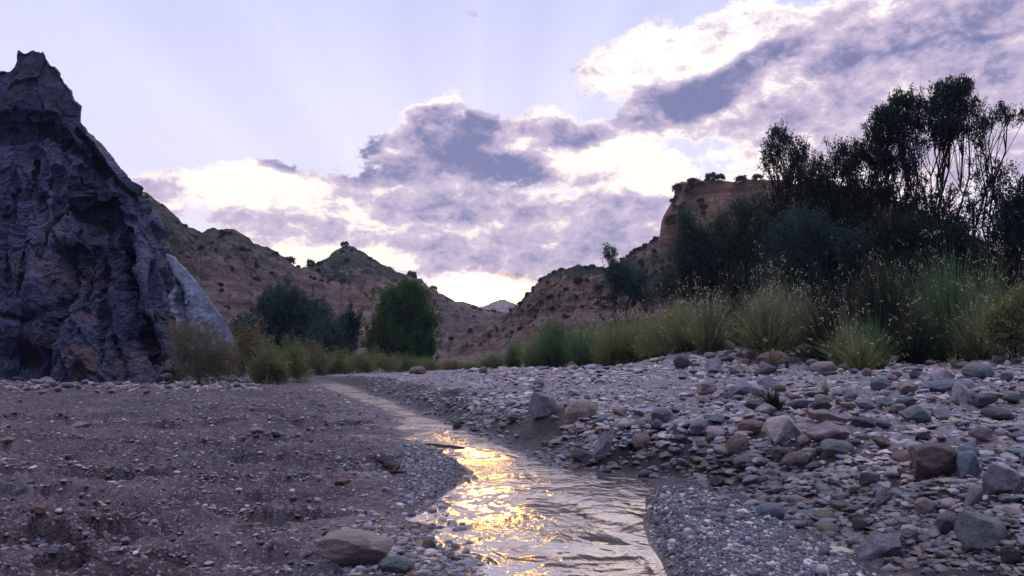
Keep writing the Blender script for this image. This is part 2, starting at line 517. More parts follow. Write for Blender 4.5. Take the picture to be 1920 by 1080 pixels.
M['blade_yellow'] = leaf_mat('yellow_green_blade', (0.086, 0.098, 0.044), (0.29, 0.28, 0.14), 0.45)
M['blade_dark'] = leaf_mat('dark_blade', (0.018, 0.026, 0.020), (0.055, 0.06, 0.04), 0.25)
M['blade_dry'] = leaf_mat('dry_straw_blade', (0.13, 0.095, 0.06), (0.30, 0.23, 0.15), 0.35)
M['seed'] = leaf_mat('straw_seed_head', (0.36, 0.30, 0.21), (0.68, 0.60, 0.46), 0.45)
M['seed_yellow'] = leaf_mat('yellow_seed_head', (0.28, 0.22, 0.06), (0.55, 0.44, 0.14), 0.45)
M['bark'] = bark_mat('dark_bark', (0.014, 0.011, 0.010), (0.045, 0.035, 0.030))
M['wood'] = bark_mat('wet_driftwood', (0.020, 0.015, 0.014), (0.07, 0.052, 0.045))


def stone_mat(name, from_attr):
    m, g, out = mat_base(name)
    v = obj_coord(g)
    if from_attr:
        c = g.n('ShaderNodeAttribute', attribute_name='stone').outputs['Color']
        sc = 1.0
    else:
        c = g.n('ShaderNodeObjectInfo').outputs['Color']
        sc = 1.0
    n1 = g.noise(v, 2.2 if not from_attr else 9.0, 6, 0.65, 0.6)
    n2 = g.noise(v, 14.0 if not from_attr else 40.0, 5, 0.65)
    col = g.mix(g.ss(n1, 0.3, 0.7, 0, 0.55), c, g.mix(1.0, c, (0.45, 0.42, 0.42, 1), 'MULTIPLY'))
    col = g.mix(g.ss(n2, 0.56, 0.72, 0, 0.45), col, g.mix(1.0, c, (1.7, 1.6, 1.5, 1), 'MULTIPLY'))
    nrm = bump(g, g.m('ADD', n1, g.m('MULTIPLY', n2, 0.4)), 0.7, 0.15 if not from_attr else 0.008)
    principled(g, out, col, g.ss(n1, 0.3, 0.7, 0.40, 0.72), nrm, 0.45)
    return m


M['stone'] = stone_mat('river_stone', False)
M['gravel'] = stone_mat('river_gravel', True)

# ------------------------------------------------------------------ the riverbed
# stream edges on the picture: row, left column, right column
_edge = [(1400, 905, 1330), (1080, 890, 1262), (1020, 868, 1226), (980, 842, 1214), (940, 818, 1220), (920, 846, 1222), (905, 868, 1235), (893, 877, 1175), (880, 878, 1085),
         (860, 853, 1022), (840, 822, 975), (820, 775, 922), (800, 748, 872), (780, 742, 802), (765, 702, 768), (750, 660, 746),
         (735, 622, 694), (725, 590, 676), (719, 520, 660), (716, 470, 600)]
_edge = [(y, l + (0.18 * (rr_ - l) if y < 790 else 0), rr_ - (0.24 * (rr_ - l) if y < 790 else 0)) for y, l, rr_ in _edge]
_edge = [(y, l, rr_ - (0.16 * (rr_ - l) if 785 < y < 885 else 0)) for y, l, rr_ in _edge]
_pl = np.array([on_plane(l, y) for y, l, r in _edge])
_pr = np.array([on_plane(r, y) for y, l, r in _edge])
# foot of the stony bank to the right (beyond the gravel bar near the camera)
_ft = np.array([on_plane(x, y) for y, x in [(1400, 2150), (1080, 1690), (1040, 1610), (985, 1500), (935, 1395), (905, 1300), (893, 1200), (880, 1092)]])


def edge_l(y):
    return np.interp(y, _pl[:, 1], _pl[:, 0])


def edge_r(y):
    return np.interp(y, _pr[:, 1], _pr[:, 0])


def foot(y):
    f = np.interp(y, _ft[:, 1], _ft[:, 0])
    return np.where(y < _ft[-1, 1], f, edge_r(y) + 0.03)


Y_END = _pl[-1, 1]


def gauss_px(x, y, px, py, rx, ry, z=0.03, rot=0):
    """a bump that lies on the ground round the point seen at a pixel; rx, ry in metres"""
    p = on_plane(px, py, z)
    dx, dy = x - p[0], y - p[1]
    c, s = math.cos(rot), math.sin(rot)
    return np.exp(-(((dx * c + dy * s) / rx) ** 2 + ((-dx * s + dy * c) / ry) ** 2))


def poly_mask(x, y, pts, soft):
    """soft inside mask of a polygon on the ground"""
    pts = np.array(pts)
    inside = np.zeros(x.shape, bool)
    dmin = np.full(x.shape, 1e9)
    n = len(pts)
    for i in range(n):
        a, b = pts[i], pts[(i + 1) % n]
        cond = ((a[1] > y) != (b[1] > y)) & (x < (b[0] - a[0]) * (y - a[1]) / (b[1] - a[1] + 1e-12) + a[0])
        inside ^= cond
        ab = b - a
        t = np.clip(((x - a[0]) * ab[0] + (y - a[1]) * ab[1]) / (ab @ ab), 0, 1)
        dmin = np.minimum(dmin, np.hypot(x - a[0] - t * ab[0], y - a[1] - t * ab[1]))
    return sstep(np.where(inside, dmin, -dmin), -soft * 0.2, soft)


BAR_L = [on_plane(*p)[:2] for p in [(748, 838), (800, 846), (850, 862), (878, 882), (868, 903), (815, 938), (775, 955), (752, 915), (735, 870)]]
BAR_R = [on_plane(*p)[:2] for p in [(1214, 932), (1262, 921), (1330, 938), (1420, 968), (1510, 1010), (1600, 1062), (1660, 1100), (1700, 1200), (1330, 1200), (1262, 1085), (1230, 1030), (1212, 990)]]


def H(x, y, detail=True, parts=False):
    x = np.asarray(x, float)
    y = np.asarray(y, float)
    yy = np.clip(y, 0.5, Y_END)
    wob = 0.05 * fbm(x * 2.3, y * 2.3, 3.0, 3) if detail else 0
    l = edge_l(yy) - x + wob * np.clip(yy / 4, 0.4, 2.5)
    r = x - edge_r(yy) + wob * 0.5
    f = x - foot(yy) + wob * 0.8
    far = sstep(y, Y_END - 3, Y_END + 1.5)
    # left flat
    hl = 0.045 * sstep(l, 0.0, 0.3) + 0.070 * sstep(l, 0.3, 4.0) + 0.05 * sstep(l, 4.0, 9.0)
    # right: shelf then the bank, then the long slope
    e = np.maximum(f, 0)
    hr = 0.008 * sstep(r, 0, 0.1) + 0.19 * sstep(f, 0.02, 0.46) + 0.055 * np.clip(e - 0.4, 0, 7.5) + 0.02 * np.clip(e - 8, 0, 20)
    hr = hr + 0.30 * np.exp(-(((x - 3.35) / 1.3) ** 2 + ((y - 12.8) / 1.8) ** 2))
    bed = -0.045 * np.minimum(sstep(-l, 0, 0.18), sstep(-r, 0, 0.18))
    h = np.where(l > 0, hl, np.where(r > 0, hr, bed))
    h = h * (1 - far) + far * (0.16 + np.clip((x + 3) * 0.04, 0, 0.55))
    bl = poly_mask(x, y, BAR_L, 0.07)
    br = poly_mask(x, y, BAR_R, 0.10)
    if detail:
        nl = fbm(x * 0.75, y * 1.5, 0.5, 6, 0.55)
        amp = np.where(l > 0, sstep(l, 0.05, 0.8), sstep(f, 0.0, 0.5))
        # small eroded steps in the mud
        t = (nl * 0.5 + 0.5) * 4.0
        fr = t - np.floor(t)
        step = (np.floor(t) + sstep(fr, 0.90, 1.0)) / 4.0
        scarp = sstep(fr, 0.86, 0.92) * sstep(l, 0.2, 0.7)
        h = h + np.where(l > 0, amp * (0.022 * (step - 0.5) + 0.034 * fbm(x * 2.6, y * 3.2, 7, 5, 0.6) - 0.022 * sstep(fbm(x * 3.3, y * 6.5, 12, 4), 0.12, 0.45)), amp * 0.05 * nl) * (1 - far * 0.5)
        h = h + amp * 0.024 * fbm(x * 9, y * 10, 1.7, 5, 0.62) + amp * 0.007 * fbm(x * 41, y * 47, 2.7, 3)
        h = h + np.where((r > 0) & (l <= 0), amp * 0.02 * fbm(x * 5, y * 6, 4.7, 4), 0)
    h = np.maximum(h, 0) * 1.0 + np.minimum(h, 0)
    h = h + 0.028 * bl + (0.052 * br if True else 0) * sstep(0.35 - f, 0, 0.3)
    # hollows that hold a little water
    wet = np.exp(-(np.maximum(l, 0) / 0.14) ** 2) * (l > -0.05) + np.exp(-(np.maximum(r, 0) / 0.10) ** 2) * (l <= 0)
    for px, py, rx, ry, dep in [(500, 1075, 0.11, 0.10, 0.10), (715, 814, 0.34, 0.10, 0.06), (660, 885, 0.16, 0.10, 0.035), (745, 955, 0.12, 0.16, 0.02),
                                (790, 1000, 0.14, 0.16, 0.012), (1285, 912, 0.16, 0.07, 0.03), (1560, 1010, 0.13, 0.06, 0.03), (1880, 800, 0.3, 0.15, 0.03)]:
        b = gauss_px(x, y, px, py, rx, ry)
        h = h - dep * b
        wet = np.maximum(wet, b)
    # scoured steps in the mud flat: a shallow pit that ends in a small steep bank on its far side
    damp_shade = np.zeros_like(h)
    wx = x + (0.14 * fbm(x * 2.5, y * 2.5, 33, 4) if detail else 0)
    wy = y + (0.16 * fbm(x * 2.2, y * 2.2, 37, 5, 0.6) if detail else 0)
    for px, py, rx, ry, dep in [(190, 888, .34, .16, .085), (135, 834, .36, .2, .08), (330, 925, .45, .10, .05), (560, 955, .22, .12, .07), (590, 792, 1.0, .5, .10), (480, 770, .8, .4, .05),
                                (420, 955, .35, .10, .05), (440, 1040, .2, .09, .06), (600, 858, .42, .2, .09), (300, 1045, .28, .08, .06), (60, 1005, .28, .10, .06), (250, 985, .3, .09, .05), (30, 920, .3, .12, .06), (330, 800, .4, .2, .06)]:
        p = on_plane(px, py, 0.05)
        u, v = (wx - p[0]) / rx, (wy - p[1]) / ry
        side = np.exp(-u ** 4) * (sstep(fbm(x * 2.2, y * 1.1, 61 + px, 4, 0.6), -0.35, 0.35) if detail else 1)
        prof = sstep(v, -2.2, -0.1) * sstep(v, 0.22, 0.0)
        ok = h > 0.012
        h = np.where(ok, np.maximum(h - dep * side * prof, 0.012) + 0.25 * dep * side * sstep(v, 0, .25) * np.exp(-np.maximum(v, 0) * 1.2), h)
        damp_shade = np.maximum(damp_shade, side * sstep(v, -0.7, -0.1) * sstep(v, 0.30, 0.2))  # far walls painted dark: wet mud plus the shade of the undercut
    if detail:
        wet = wet * (0.6 + 0.5 * pn(x * 6, y * 6, 9)) + 0.9 * sstep(fbm(x * 0.9, y * 1.7, 21, 4), 0.25, 0.6) * (l > 0) * 0.6
    if parts:
        face = np.maximum(damp_shade * 0.9, 0.25 * scarp * (l > 0) * (y < Y_END - 2))
        face = np.maximum(face, sstep(f, -0.03, 0.08) * sstep(f, 0.72, 0.42) * (l <= 0) * (1 - far))  # bank face darkened as well: wet mud and painted shade below the crest
        stony = sstep(f, 0.35, 0.8) * (l <= 0)
        stony = np.maximum(stony, far * 0.8)
        bar = np.clip(bl + br * sstep(0.5 - f, 0, 0.3), 0, 1)
        return h, bar, stony, np.clip(wet, 0, 1) * (1 - 0.75 * bar) * (y < Y_END + 4), face
    return h


def hgt(x, y):
    return float(H(np.array([x]), np.array([y]))[0])


def hit(px, py, lo=0.7, hi=60.0):
    """where the line of sight through a pixel meets the riverbed"""
    d = ray(px, py)
    d = d / d[1]
    ys = np.geomspace(lo, hi, 1400)
    zs = CAM_H + d[2] * ys
    hs = H(d[0] * ys, ys)
    k = np.argmax(zs < hs)
    if not (zs[k] < hs[k]):
        return None
    return np.array([d[0] * ys[k], ys[k], hs[k]])


def build_ground():
    rr = [0.85]
    while rr[-1] < 40:
        r = rr[-1]
        rr.append(r + min(0.0024 * r * r, 0.0085 * r) + 0.0015)
    while rr[-1] < 3000:
        rr.append(rr[-1] * 1.08)
    rr = np.array([0.02, 0.4] + rr)
    fine = np.radians(np.arange(-37, 37.01, 0.085))
    co = np.radians(np.arange(40, 321, 4.0))
    aa = np.concatenate([fine, co, [fine[0] + 2 * math.pi]])
    R, A = np.meshgrid(rr, aa, indexing='ij')
    X, Y = R * np.sin(A), R * np.cos(A)
    X[:, -1], Y[:, -1] = X[:, 0], Y[:, 0]
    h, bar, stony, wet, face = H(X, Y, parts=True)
    front = (np.cos(A) > 0.3) & (Y > 0.3)
    h = np.where(front, h, 0.12 + 0.03 * fbm(X * 0.3, Y * 0.3, 2, 3))
    wet = np.where(front, wet, 0)
    bar = np.where(front, bar, 0)
    big = sstep(R, 40, 90)
    h = h * (1 - big) + big * 0.45
    V = np.stack([X, Y, h], -1).reshape(-1, 3)
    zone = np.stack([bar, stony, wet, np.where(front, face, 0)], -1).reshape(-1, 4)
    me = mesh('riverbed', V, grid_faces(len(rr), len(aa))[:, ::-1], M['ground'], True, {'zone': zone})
    o = link('ground', me)
    tag(o, kind='structure')
    # the water sheet lies level; the bed dips under it
    n, k = 60, 120
    xs = np.linspace(-8.5, 3.2, n)
    ys = np.linspace(0.6, Y_END + 1.0, k)
    X, Y = np.meshgrid(xs, ys, indexing='ij')
    me = mesh('water', np.stack([X, Y, np.zeros_like(X)], -1).reshape(-1, 3), grid_faces(n, k), M['water'])
    o = link('stream_water', me)
    tag(o, kind='structure')


build_ground()


# ------------------------------------------------------------------ hills and cliffs
def path(pts, n, dense=None):
    """resample (px,py,depth) control points by px"""
    pts = np.array(pts, float)
    x = np.linspace(pts[0, 0], pts[-1, 0], n) if dense is None else dense
    return x, np.interp(x, pts[:, 0], pts[:, 1]), np.interp(x, pts[:, 0], pts[:, 2])


def ridge(name, mat, top, base_gap, back_gap, nu, nv, prof, disp, rough=None, features=None, tint=None, scrub=None, z0=-0.3, jag=0.0, px_dense=None, crest_keep=0.25):
    """a landform whose crest follows `top` [(px, py, depth)]; the front falls to a foot base_gap nearer,
    the back to a foot back_gap farther"""
    px, py, dep = path(top, nu, px_dense)
    py = py + jag * fbm(px * 0.05, px * 0 + 3.3, 1.0, 5)
    crest = np.array([at(a, b, c) for a, b, c in zip(px, py, dep)])
    crest[:, 2] = np.maximum(crest[:, 2], 0.3)
    nb = max(8, nv // 5)
    tf = np.linspace(0, 1, nv)
    bg = np.broadcast_to(np.asarray(base_gap, float), px.shape)
    t, gap = np.meshgrid(tf, bg)
    hgt_ = crest[:, 2][:, None]
    yf = crest[:, 1][:, None] - gap * prof(t)
    xf = crest[:, 0][:, None] * (yf / crest[:, 1][:, None])
    zf = z0 + (hgt_ - z0) * t
    tb = np.linspace(0, 1, nb + 1)[1:]
    yb = crest[:, 1][:, None] + back_gap * tb[None, :]
    xb = crest[:, 0][:, None] * (yb / crest[:, 1][:, None])
    zb = hgt_ - (hgt_ - z0) * (tb[None, :] ** 1.3)
    X = np.concatenate([xf, xb], 1)
    Y = np.concatenate([yf, yb], 1)
    Z = np.concatenate([zf, zb], 1)
    # picture coordinates of the front, for placing features on the face
    depth = Y
    cz = (Z - CAM_H)
    vv = (cz * math.cos(PITCH) - Y * math.sin(PITCH)) / (Y * math.cos(PITCH) + cz * math.sin(PITCH))
    PY = 540 - F * vv
    PX = 960 + F * X / (Y * math.cos(PITCH) + cz * math.sin(PITCH))
    if features is not None:
        Y = Y + features(PX, PY) * np.concatenate([np.ones_like(zf), np.exp(-3 * tb)[None, :] * np.ones_like(zb)], 1)
    Pm = np.stack([X, Y, Z], -1)
    du = np.gradient(Pm, axis=0)
    dv = np.gradient(Pm, axis=1)
    nrm = np.cross(du, dv)
    nrm /= np.linalg.norm(nrm, axis=-1, keepdims=True) + 1e-9
    d = disp(X, Y, Z)
    fade = np.concatenate([1 - (1 - crest_keep) * sstep(tf, 0.72, 0.97), np.full(nb, crest_keep)])
    d = d * fade[None, :]
    Pm = Pm + nrm * d[..., None]
    nv2 = X.shape[1]
    at_ = {}
    tn = np.zeros(X.shape + (4,)) if tint is None else tint(PX, PY, X, Y, Z)
    at_['tint'] = tn.reshape(-1, 4)
    sc = np.ones(X.shape) * 0.5 if scrub is None else scrub(PX, PY, X, Y, Z)
    at_['scrub'] = np.repeat(sc.reshape(-1, 1), 4, 1)
    me = mesh(name, Pm.reshape(-1, 3), grid_faces(nu, nv2), mat, name not in ('cliff', 'pale_slab'), at_)
    o = link(name, me)
    return o, Pm, PX, PY


def line_d(PX, PY, pts):
    d = np.full(PX.shape, 1e9)
    for a, b in zip(pts[:-1], pts[1:]):
        a, b = np.array(a, float), np.array(b, float)
        ab = b - a
        t = np.clip(((PX - a[0]) * ab[0] + (PY - a[1]) * ab[1]) / (ab @ ab), 0, 1)
        d = np.minimum(d, np.hypot(PX - a[0] - t * ab[0], PY - a[1] - t * ab[1]))
    return d


def tint_of(mask, col):
    o = np.zeros(mask.shape + (4,))
    o[..., :3] = col
    o[..., 3] = np.clip(mask, 0, 1)
    return o


# --- the big dark cliff to the left
def cliff_feat(PX, PY):
    wx = PX + 7 * fbm(PX * 0.03, PY * 0.02, 4, 4)
    wy = PY + 7 * fbm(PX * 0.02, PY * 0.02, 8, 4)
    f = 0
    rec = sstep(wx, 132, 142) * sstep(wx, 214, 190) * sstep(wy, 362, 376) * sstep(wy, 610, 420)
    f = f + 0.55 * rec
    f = f + 0.22 * sstep(wx, 140, 150) * sstep(wx, 200, 190) * sstep(wy, 405, 412) * sstep(wy, 470, 415)
    f = f + 1.5 * np.exp(-(line_d(wx, wy, [(212, 400), (228, 470), (240, 540), (262, 610), (278, 700)]) / 12) ** 2)
    f = f + 0.8 * np.exp(-(line_d(wx, wy, [(238, 350), (262, 420), (282, 500), (292, 600), (300, 690)]) / 9) ** 2)
    f = f + 0.9 * np.exp(-(line_d(wx, wy, [(128, 470), (132, 540), (118, 600), (92, 650), (70, 705)]) / 11) ** 2)
    f = f + 0.5 * np.exp(-(line_d(wx, wy, [(0, 240), (90, 235), (160, 290), (215, 330)]) / 9) ** 2)
    f = f + 1.1 * np.exp(-(((wx - 25) / 42) ** 2 + ((wy - 675) / 32) ** 2))
    f = f - 0.45 * np.exp(-(((wx - 165) / 40) ** 2 + ((wy - 680) / 95) ** 2))
    f = f - 0.30 * np.exp(-(((wx - 155) / 30) ** 2 + ((wy - 640) / 50) ** 2))
    f = f - 0.6 * np.exp(-(((wx - 318) / 14) ** 2 + ((wy - 690) / 60) ** 2))
    f = f - 0.7 * np.exp(-(((wx - 80) / 50) ** 2 + ((wy - 480) / 150) ** 2))
    for pts, a, w in [([(60, 300), (75, 380), (70, 460), (55, 560)], .35, 6), ([(150, 250), (172, 300), (190, 350)], .45, 7), ([(20, 330), (30, 430), (15, 520)], .3, 6), ([(100, 330), (108, 420), (100, 480)], .3, 5),
                      ([(190, 430), (196, 520), (200, 600), (190, 700)], .4, 6), ([(245, 480), (258, 560), (275, 640)], .35, 5), ([(150, 470), (160, 560)], .3, 5), ([(0, 590), (60, 600), (120, 580)], .25, 6), ([(215, 640), (240, 710)], .4, 6)]:
        f = f + a * np.exp(-(line_d(wx, wy, pts) / w) ** 2)
    return f


def cliff_disp(X, Y, Z):
    lean = X + 0.22 * Z
    wx = lean + 0.16 * fbm(X * 0.9, Y * 0.9, Z * 0.5, 4)
    wz = Z + 0.3 * fbm(X * 0.5, Y * 0.5, Z * 0.5 + 40, 3)
    d = 0.50 * facets(wx * 0.42, Y * 0.25, wz * 0.24, 0.7, 0.9)
    d = d + 0.26 * facets(wx * 1.05, Y * 0.9, wz * 0.62, 0.8, 1.0)
    d = d + 0.09 * facets(wx * 2.6, Y * 2.4, wz * 1.7, 0.8, 1.2)
    d = d + 0.04 * facets(X * 6, Y * 6, Z * 4.5, 0.8, 1.2)
    d = d + 0.05 * fbm(X * 2.2, Y * 2.2, Z * 1.6, 7, 0.64)
    return d + 0.02 * fbm(X * 9, Y * 9, Z * 9, 4, 0.65) - 0.16


def cliff_tint(PX, PY, X, Y, Z):
    n = fbm(X * 0.9, Y * 0.9, Z * 0.9, 5, 0.6)
    t = tint_of(0.85 * np.exp(-(((PX - 160) / 42) ** 2 + ((PY - 625) / 48) ** 2)) * sstep(n, -0.25, 0.3), (0.22, 0.115, 0.09))
    m2 = 0.8 * np.exp(-(((PX - 20) / 60) ** 2 + ((PY - 620) / 40) ** 2)) * sstep(n, -0.3, 0.4)
    k = m2 > t[..., 3]
    t[k] = tint_of(m2, (0.13, 0.09, 0.078))[k]
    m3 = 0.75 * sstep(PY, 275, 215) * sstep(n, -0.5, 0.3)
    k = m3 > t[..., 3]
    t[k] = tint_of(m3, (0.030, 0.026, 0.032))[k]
    m5 = 0.55 * sstep(fbm(X * 0.55, Y * 0.55, Z * 0.4 + 9, 5, 0.6), 0.08, 0.42) * sstep(PY, 180, 300)
    k = m5 > t[..., 3]
    t[k] = tint_of(m5, (0.105, 0.108, 0.145))[k]
    m6 = 0.8 * sstep(fbm(X * 1.3, Y * 1.3, Z * 0.8 + 19, 5, 0.6), 0.12, 0.4) * sstep(PY, 560, 680)
    k = m6 > t[..., 3]
    t[k] = tint_of(m6, (0.15, 0.100, 0.088))[k]
    m4 = 0.6 * np.exp(-(((PX - 165) / 40) ** 2 + ((PY - 500) / 90) ** 2))
    k = m4 > t[..., 3]
    t[k] = tint_of(m4, (0.070, 0.050, 0.046))[k]
    return t


cx = np.concatenate([np.linspace(-420, -60, 60)[:-1], np.linspace(-60, 240, 300)[:-1], np.linspace(240, 330, 190)])
cliff_top = [(-420, 60, 26), (-250, 110, 23), (-120, 90, 21.5), (-40, 122, 20.8), (0, 130, 20.6), (14, 128, 20.6), (26, 118, 20.5), (32, 97, 20.5), (44, 93, 20.5), (62, 97, 20.4), (80, 101, 20.4),
             (96, 118, 20.3), (112, 132, 20.2), (122, 155, 20.2), (132, 166, 20.2), (138, 186, 20.1), (152, 196, 20), (155, 232, 20), (174, 256, 19.8), (198, 280, 19.6),
             (220, 312, 19.4), (236, 345, 19.2), (246, 378, 19), (255, 408, 18.8), (263, 440, 18.5), (268, 466, 18.3), (271, 492, 18.1), (272, 560, 17.7), (281, 610, 17.5), (293, 655, 17.4), (308, 690, 17.3), (330, 722, 17.2)]
cg = np.interp(cx, [-420, -100, 150, 270, 330], [5, 4.2, 3.3, 1.2, 0.2])
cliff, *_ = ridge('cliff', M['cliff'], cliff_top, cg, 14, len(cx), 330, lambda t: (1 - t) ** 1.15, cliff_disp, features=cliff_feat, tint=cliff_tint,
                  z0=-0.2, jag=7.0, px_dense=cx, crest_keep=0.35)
tag(cliff, 'tall dark blue grey cliff with a jagged summit at the left of the riverbed', 'cliff')


# --- the pale slab behind its shoulder
def slab_disp(X, Y, Z):
    return 0.10 * fbm(X * 0.8, Y * 0.8, Z * 0.8, 6, 0.55) + 0.05 * fbm(X * 3, Y * 3, Z * 2, 4, 0.5, ridged=True)


def slab_feat(PX, PY):
    return 0.9 * np.exp(-(line_d(PX + 6 * fbm(PX * .03, PY * .03, 1, 3), PY, [(308, 505), (330, 540), (338, 590), (352, 640)]) / 9) ** 2)


slab, *_ = ridge('pale_slab', M['slab'], [(235, 470, 30), (290, 470, 29), (310, 476, 28.5), (328, 484, 28), (345, 502, 27.6), (365, 525, 27), (385, 552, 26.5), (405, 580, 26), (425, 608, 25.5), (440, 636, 25), (452, 680, 24.6), (460, 712, 24)],
                 np.interp(np.linspace(235, 460, 150), [235, 460], [3.5, 0.4]), 6, 150, 140, lambda t: (1 - t), slab_disp, features=slab_feat, z0=-0.2, jag=2.5)
tag(slab, 'smooth pale grey slab of rock leaning behind the dark cliff', 'rock slab')


# --- hills
def hill_disp(sc, amp):
    def f(X, Y, Z):
        r = fbm(X * 0.09 * sc, Y * 0.09 * sc, Z * 0.03 * sc, 6, 0.55, ridged=True)
        n = fbm(X * 0.6 * sc, Y * 0.6 * sc, Z * 0.5 * sc, 5, 0.55)
        return amp * (0.7 * (r - 0.8) + 0.35 * n) * sstep(Z, 0.0, 3.0)
    return f


def hill_a_tint(PX, PY, X, Y, Z):
    n = fbm(X * .12, Y * .12, Z * .2, 5)
    return tint_of(sstep(PY + 25 * n, 470, 500) * 0.55, (0.15, 0.088, 0.070))


def hill_a_scrub(PX, PY, X, Y, Z):
    return sstep(PY, 560, 460) * 0.6 + 0.35


hills = []
hills.append(ridge('left_hill', M['hill_red'], [(60, 330, 72), (160, 345, 70), (245, 364, 68), (270, 368, 68), (300, 384, 69), (350, 424, 71), (378, 438, 72), (400, 431, 73), (436, 431, 74), (455, 442, 75), (475, 456, 76),
                                           (500, 466, 78), (530, 486, 80), (556, 503, 82), (590, 510, 84), (640, 560, 84), (700, 640, 82)], 34, 30, 260, 150,
                   lambda t: (1 - t) ** 1.1, hill_disp(1.0, 1.5), tint=hill_a_tint, scrub=hill_a_scrub, jag=2.0))


def hill_b_feat(PX, PY):
    wx = PX + 8 * fbm(PX * .03, PY * .03, 2, 3)
    band = sstep(PY, 528, 540) * sstep(PY, 660, 590)
    f = 0
    for x0 in (628, 648, 668, 690, 720):
        f = f + 2.6 * np.exp(-((wx - x0) / 5) ** 2) * band
    f = f + 2.0 * sstep(PY, 520, 534) * sstep(PY, 640, 560) * sstep(PX, 570, 600) * sstep(PX, 800, 740)
    return f


def hill_b_tint(PX, PY, X, Y, Z):
    n = fbm(X * .15, Y * .15, Z * .3, 4)
    m = sstep(PY + 14 * n, 522, 536) * sstep(PX, 560, 600) * sstep(PX, 840, 760)
    return tint_of(m * 0.75, (0.20, 0.115, 0.085))


def hill_b_scrub(PX, PY, X, Y, Z):
    return np.where(PX < 760, sstep(PY, 540, 518) * 1.0 + 0.12, 0.45)


hills.append(ridge('peaked_hill', M['hill_red'], [(420, 560, 92), (500, 520, 94), (545, 508, 96), (580, 500, 98), (612, 489, 100), (634, 470, 102), (648, 463, 103), (658, 464, 103), (682, 476, 104), (712, 494, 106), (742, 512, 108), (765, 518, 110),
                                             (788, 522, 113), (812, 541, 116), (850, 563, 120), (884, 573, 124), (905, 577, 126), (925, 584, 128), (960, 592, 130), (1040, 620, 134)], 52, 40, 320, 170,
                   lambda t: (1 - t) ** 1.15, hill_disp(0.9, 1.7), features=hill_b_feat, tint=hill_b_tint, scrub=hill_b_scrub, jag=1.5))
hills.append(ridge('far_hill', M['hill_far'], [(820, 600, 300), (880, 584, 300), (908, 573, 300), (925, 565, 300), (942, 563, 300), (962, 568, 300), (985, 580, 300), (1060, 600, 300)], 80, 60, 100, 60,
                   lambda t: 1 - t, hill_disp(0.4, 3.0), jag=0.8))


def mesa_tint(PX, PY, X, Y, Z):
    n = fbm(X * .2, Y * .2, Z * .3, 4)
    m = 0.85 * sstep(PX, 1225, 1245) * sstep(PY + 12 * n, 470, 440)
    m2 = 0.75 * np.exp(-(((PX - 1075) / 50) ** 2 + ((PY - 535) / 18) ** 2))
    return tint_of(np.maximum(m, m2), (0.31, 0.160, 0.095))


def mesa_scrub(PX, PY, X, Y, Z):
    return 0.55 * sstep(PY, 420, 500) + 0.12 + 0.5 * sstep(PY, 535, 510) * sstep(PX, 1230, 1150)


def mesa_feat(PX, PY):
    return 0.7 * fbm(PX * 0.03, PY * 0.004, 3, 4) * sstep(PX, 1230, 1250) * sstep(PY, 480, 430)


mesa_top = [(820, 662, 78), (860, 645, 77), (900, 622, 76), (940, 595, 74), (968, 570, 72), (986, 552, 71), (1002, 538, 70), (1020, 520, 69), (1048, 507, 67), (1080, 502, 65), (1120, 501, 63), (1140, 504, 62), (1166, 490, 61), (1200, 466, 60), (1222, 452, 59),
            (1236, 444, 58.5), (1240, 418, 58), (1250, 394, 58), (1262, 372, 58), (1268, 346, 58), (1290, 342, 58), (1350, 341, 57), (1430, 339, 56), (1520, 345, 54), (1620, 350, 52), (1760, 400, 48), (1900, 480, 44), (2100, 600, 40)]
mx_ = np.concatenate([np.linspace(820, 1225, 170)[:-1], np.linspace(1225, 1300, 90)[:-1], np.linspace(1300, 2100, 130)])
mg = np.interp(mx_, [820, 1000, 1200, 1260, 1500, 1900, 2100], [26, 26, 22, 20, 18, 14, 8])


def mesa_prof(t):
    return np.where(t > 0.55, (1 - t) * 0.35, 0.1575 + (0.55 - t) / 0.55 * 0.8425)


hills.append(ridge('mesa_hill', M['hill_tan'], mesa_top, mg, 22, len(mx_), 170, mesa_prof, hill_disp(1.3, 0.9), features=mesa_feat, tint=mesa_tint, scrub=mesa_scrub, jag=1.5, px_dense=mx_))
for h in hills:
    tag(h[0], kind='structure')


# ------------------------------------------------------------------ plants
def tubes(paths, radii, sides=5):
    """paths: list of (k,3); radii: list of (k,) -> verts, faces"""
    V, Fc, off = [], [], 0
    ang = np.arange(sides) * 2 * math.pi / sides
    for p, r in zip(paths, radii):
        p = np.asarray(p, float)
        k = len(p)
        tan = np.gradient(p, axis=0)
        tan /= np.linalg.norm(tan, axis=1, keepdims=True) + 1e-9
        ref = np.where(np.abs(tan[:, 2:3]) > 0.9, np.array([[1.0, 0, 0]]), np.array([[0, 0, 1.0]]))
        a = np.cross(tan, ref)
        a /= np.linalg.norm(a, axis=1, keepdims=True) + 1e-9
        b = np.cross(tan, a)
        ring = p[:, None, :] + np.asarray(r)[:, None, None] * (a[:, None, :] * np.cos(ang)[None, :, None] + b[:, None, :] * np.sin(ang)[None, :, None])
        V.append(ring.reshape(-1, 3))
        i = np.arange((k - 1) * sides)
        rr, c = i // sides, i % sides
        q = np.stack([rr * sides + c, rr * sides + (c + 1) % sides, (rr + 1) * sides + (c + 1) % sides, (rr + 1) * sides + c], 1) + off
        Fc.append(q)
        off += k * sides
    return np.concatenate(V), np.concatenate(Fc)


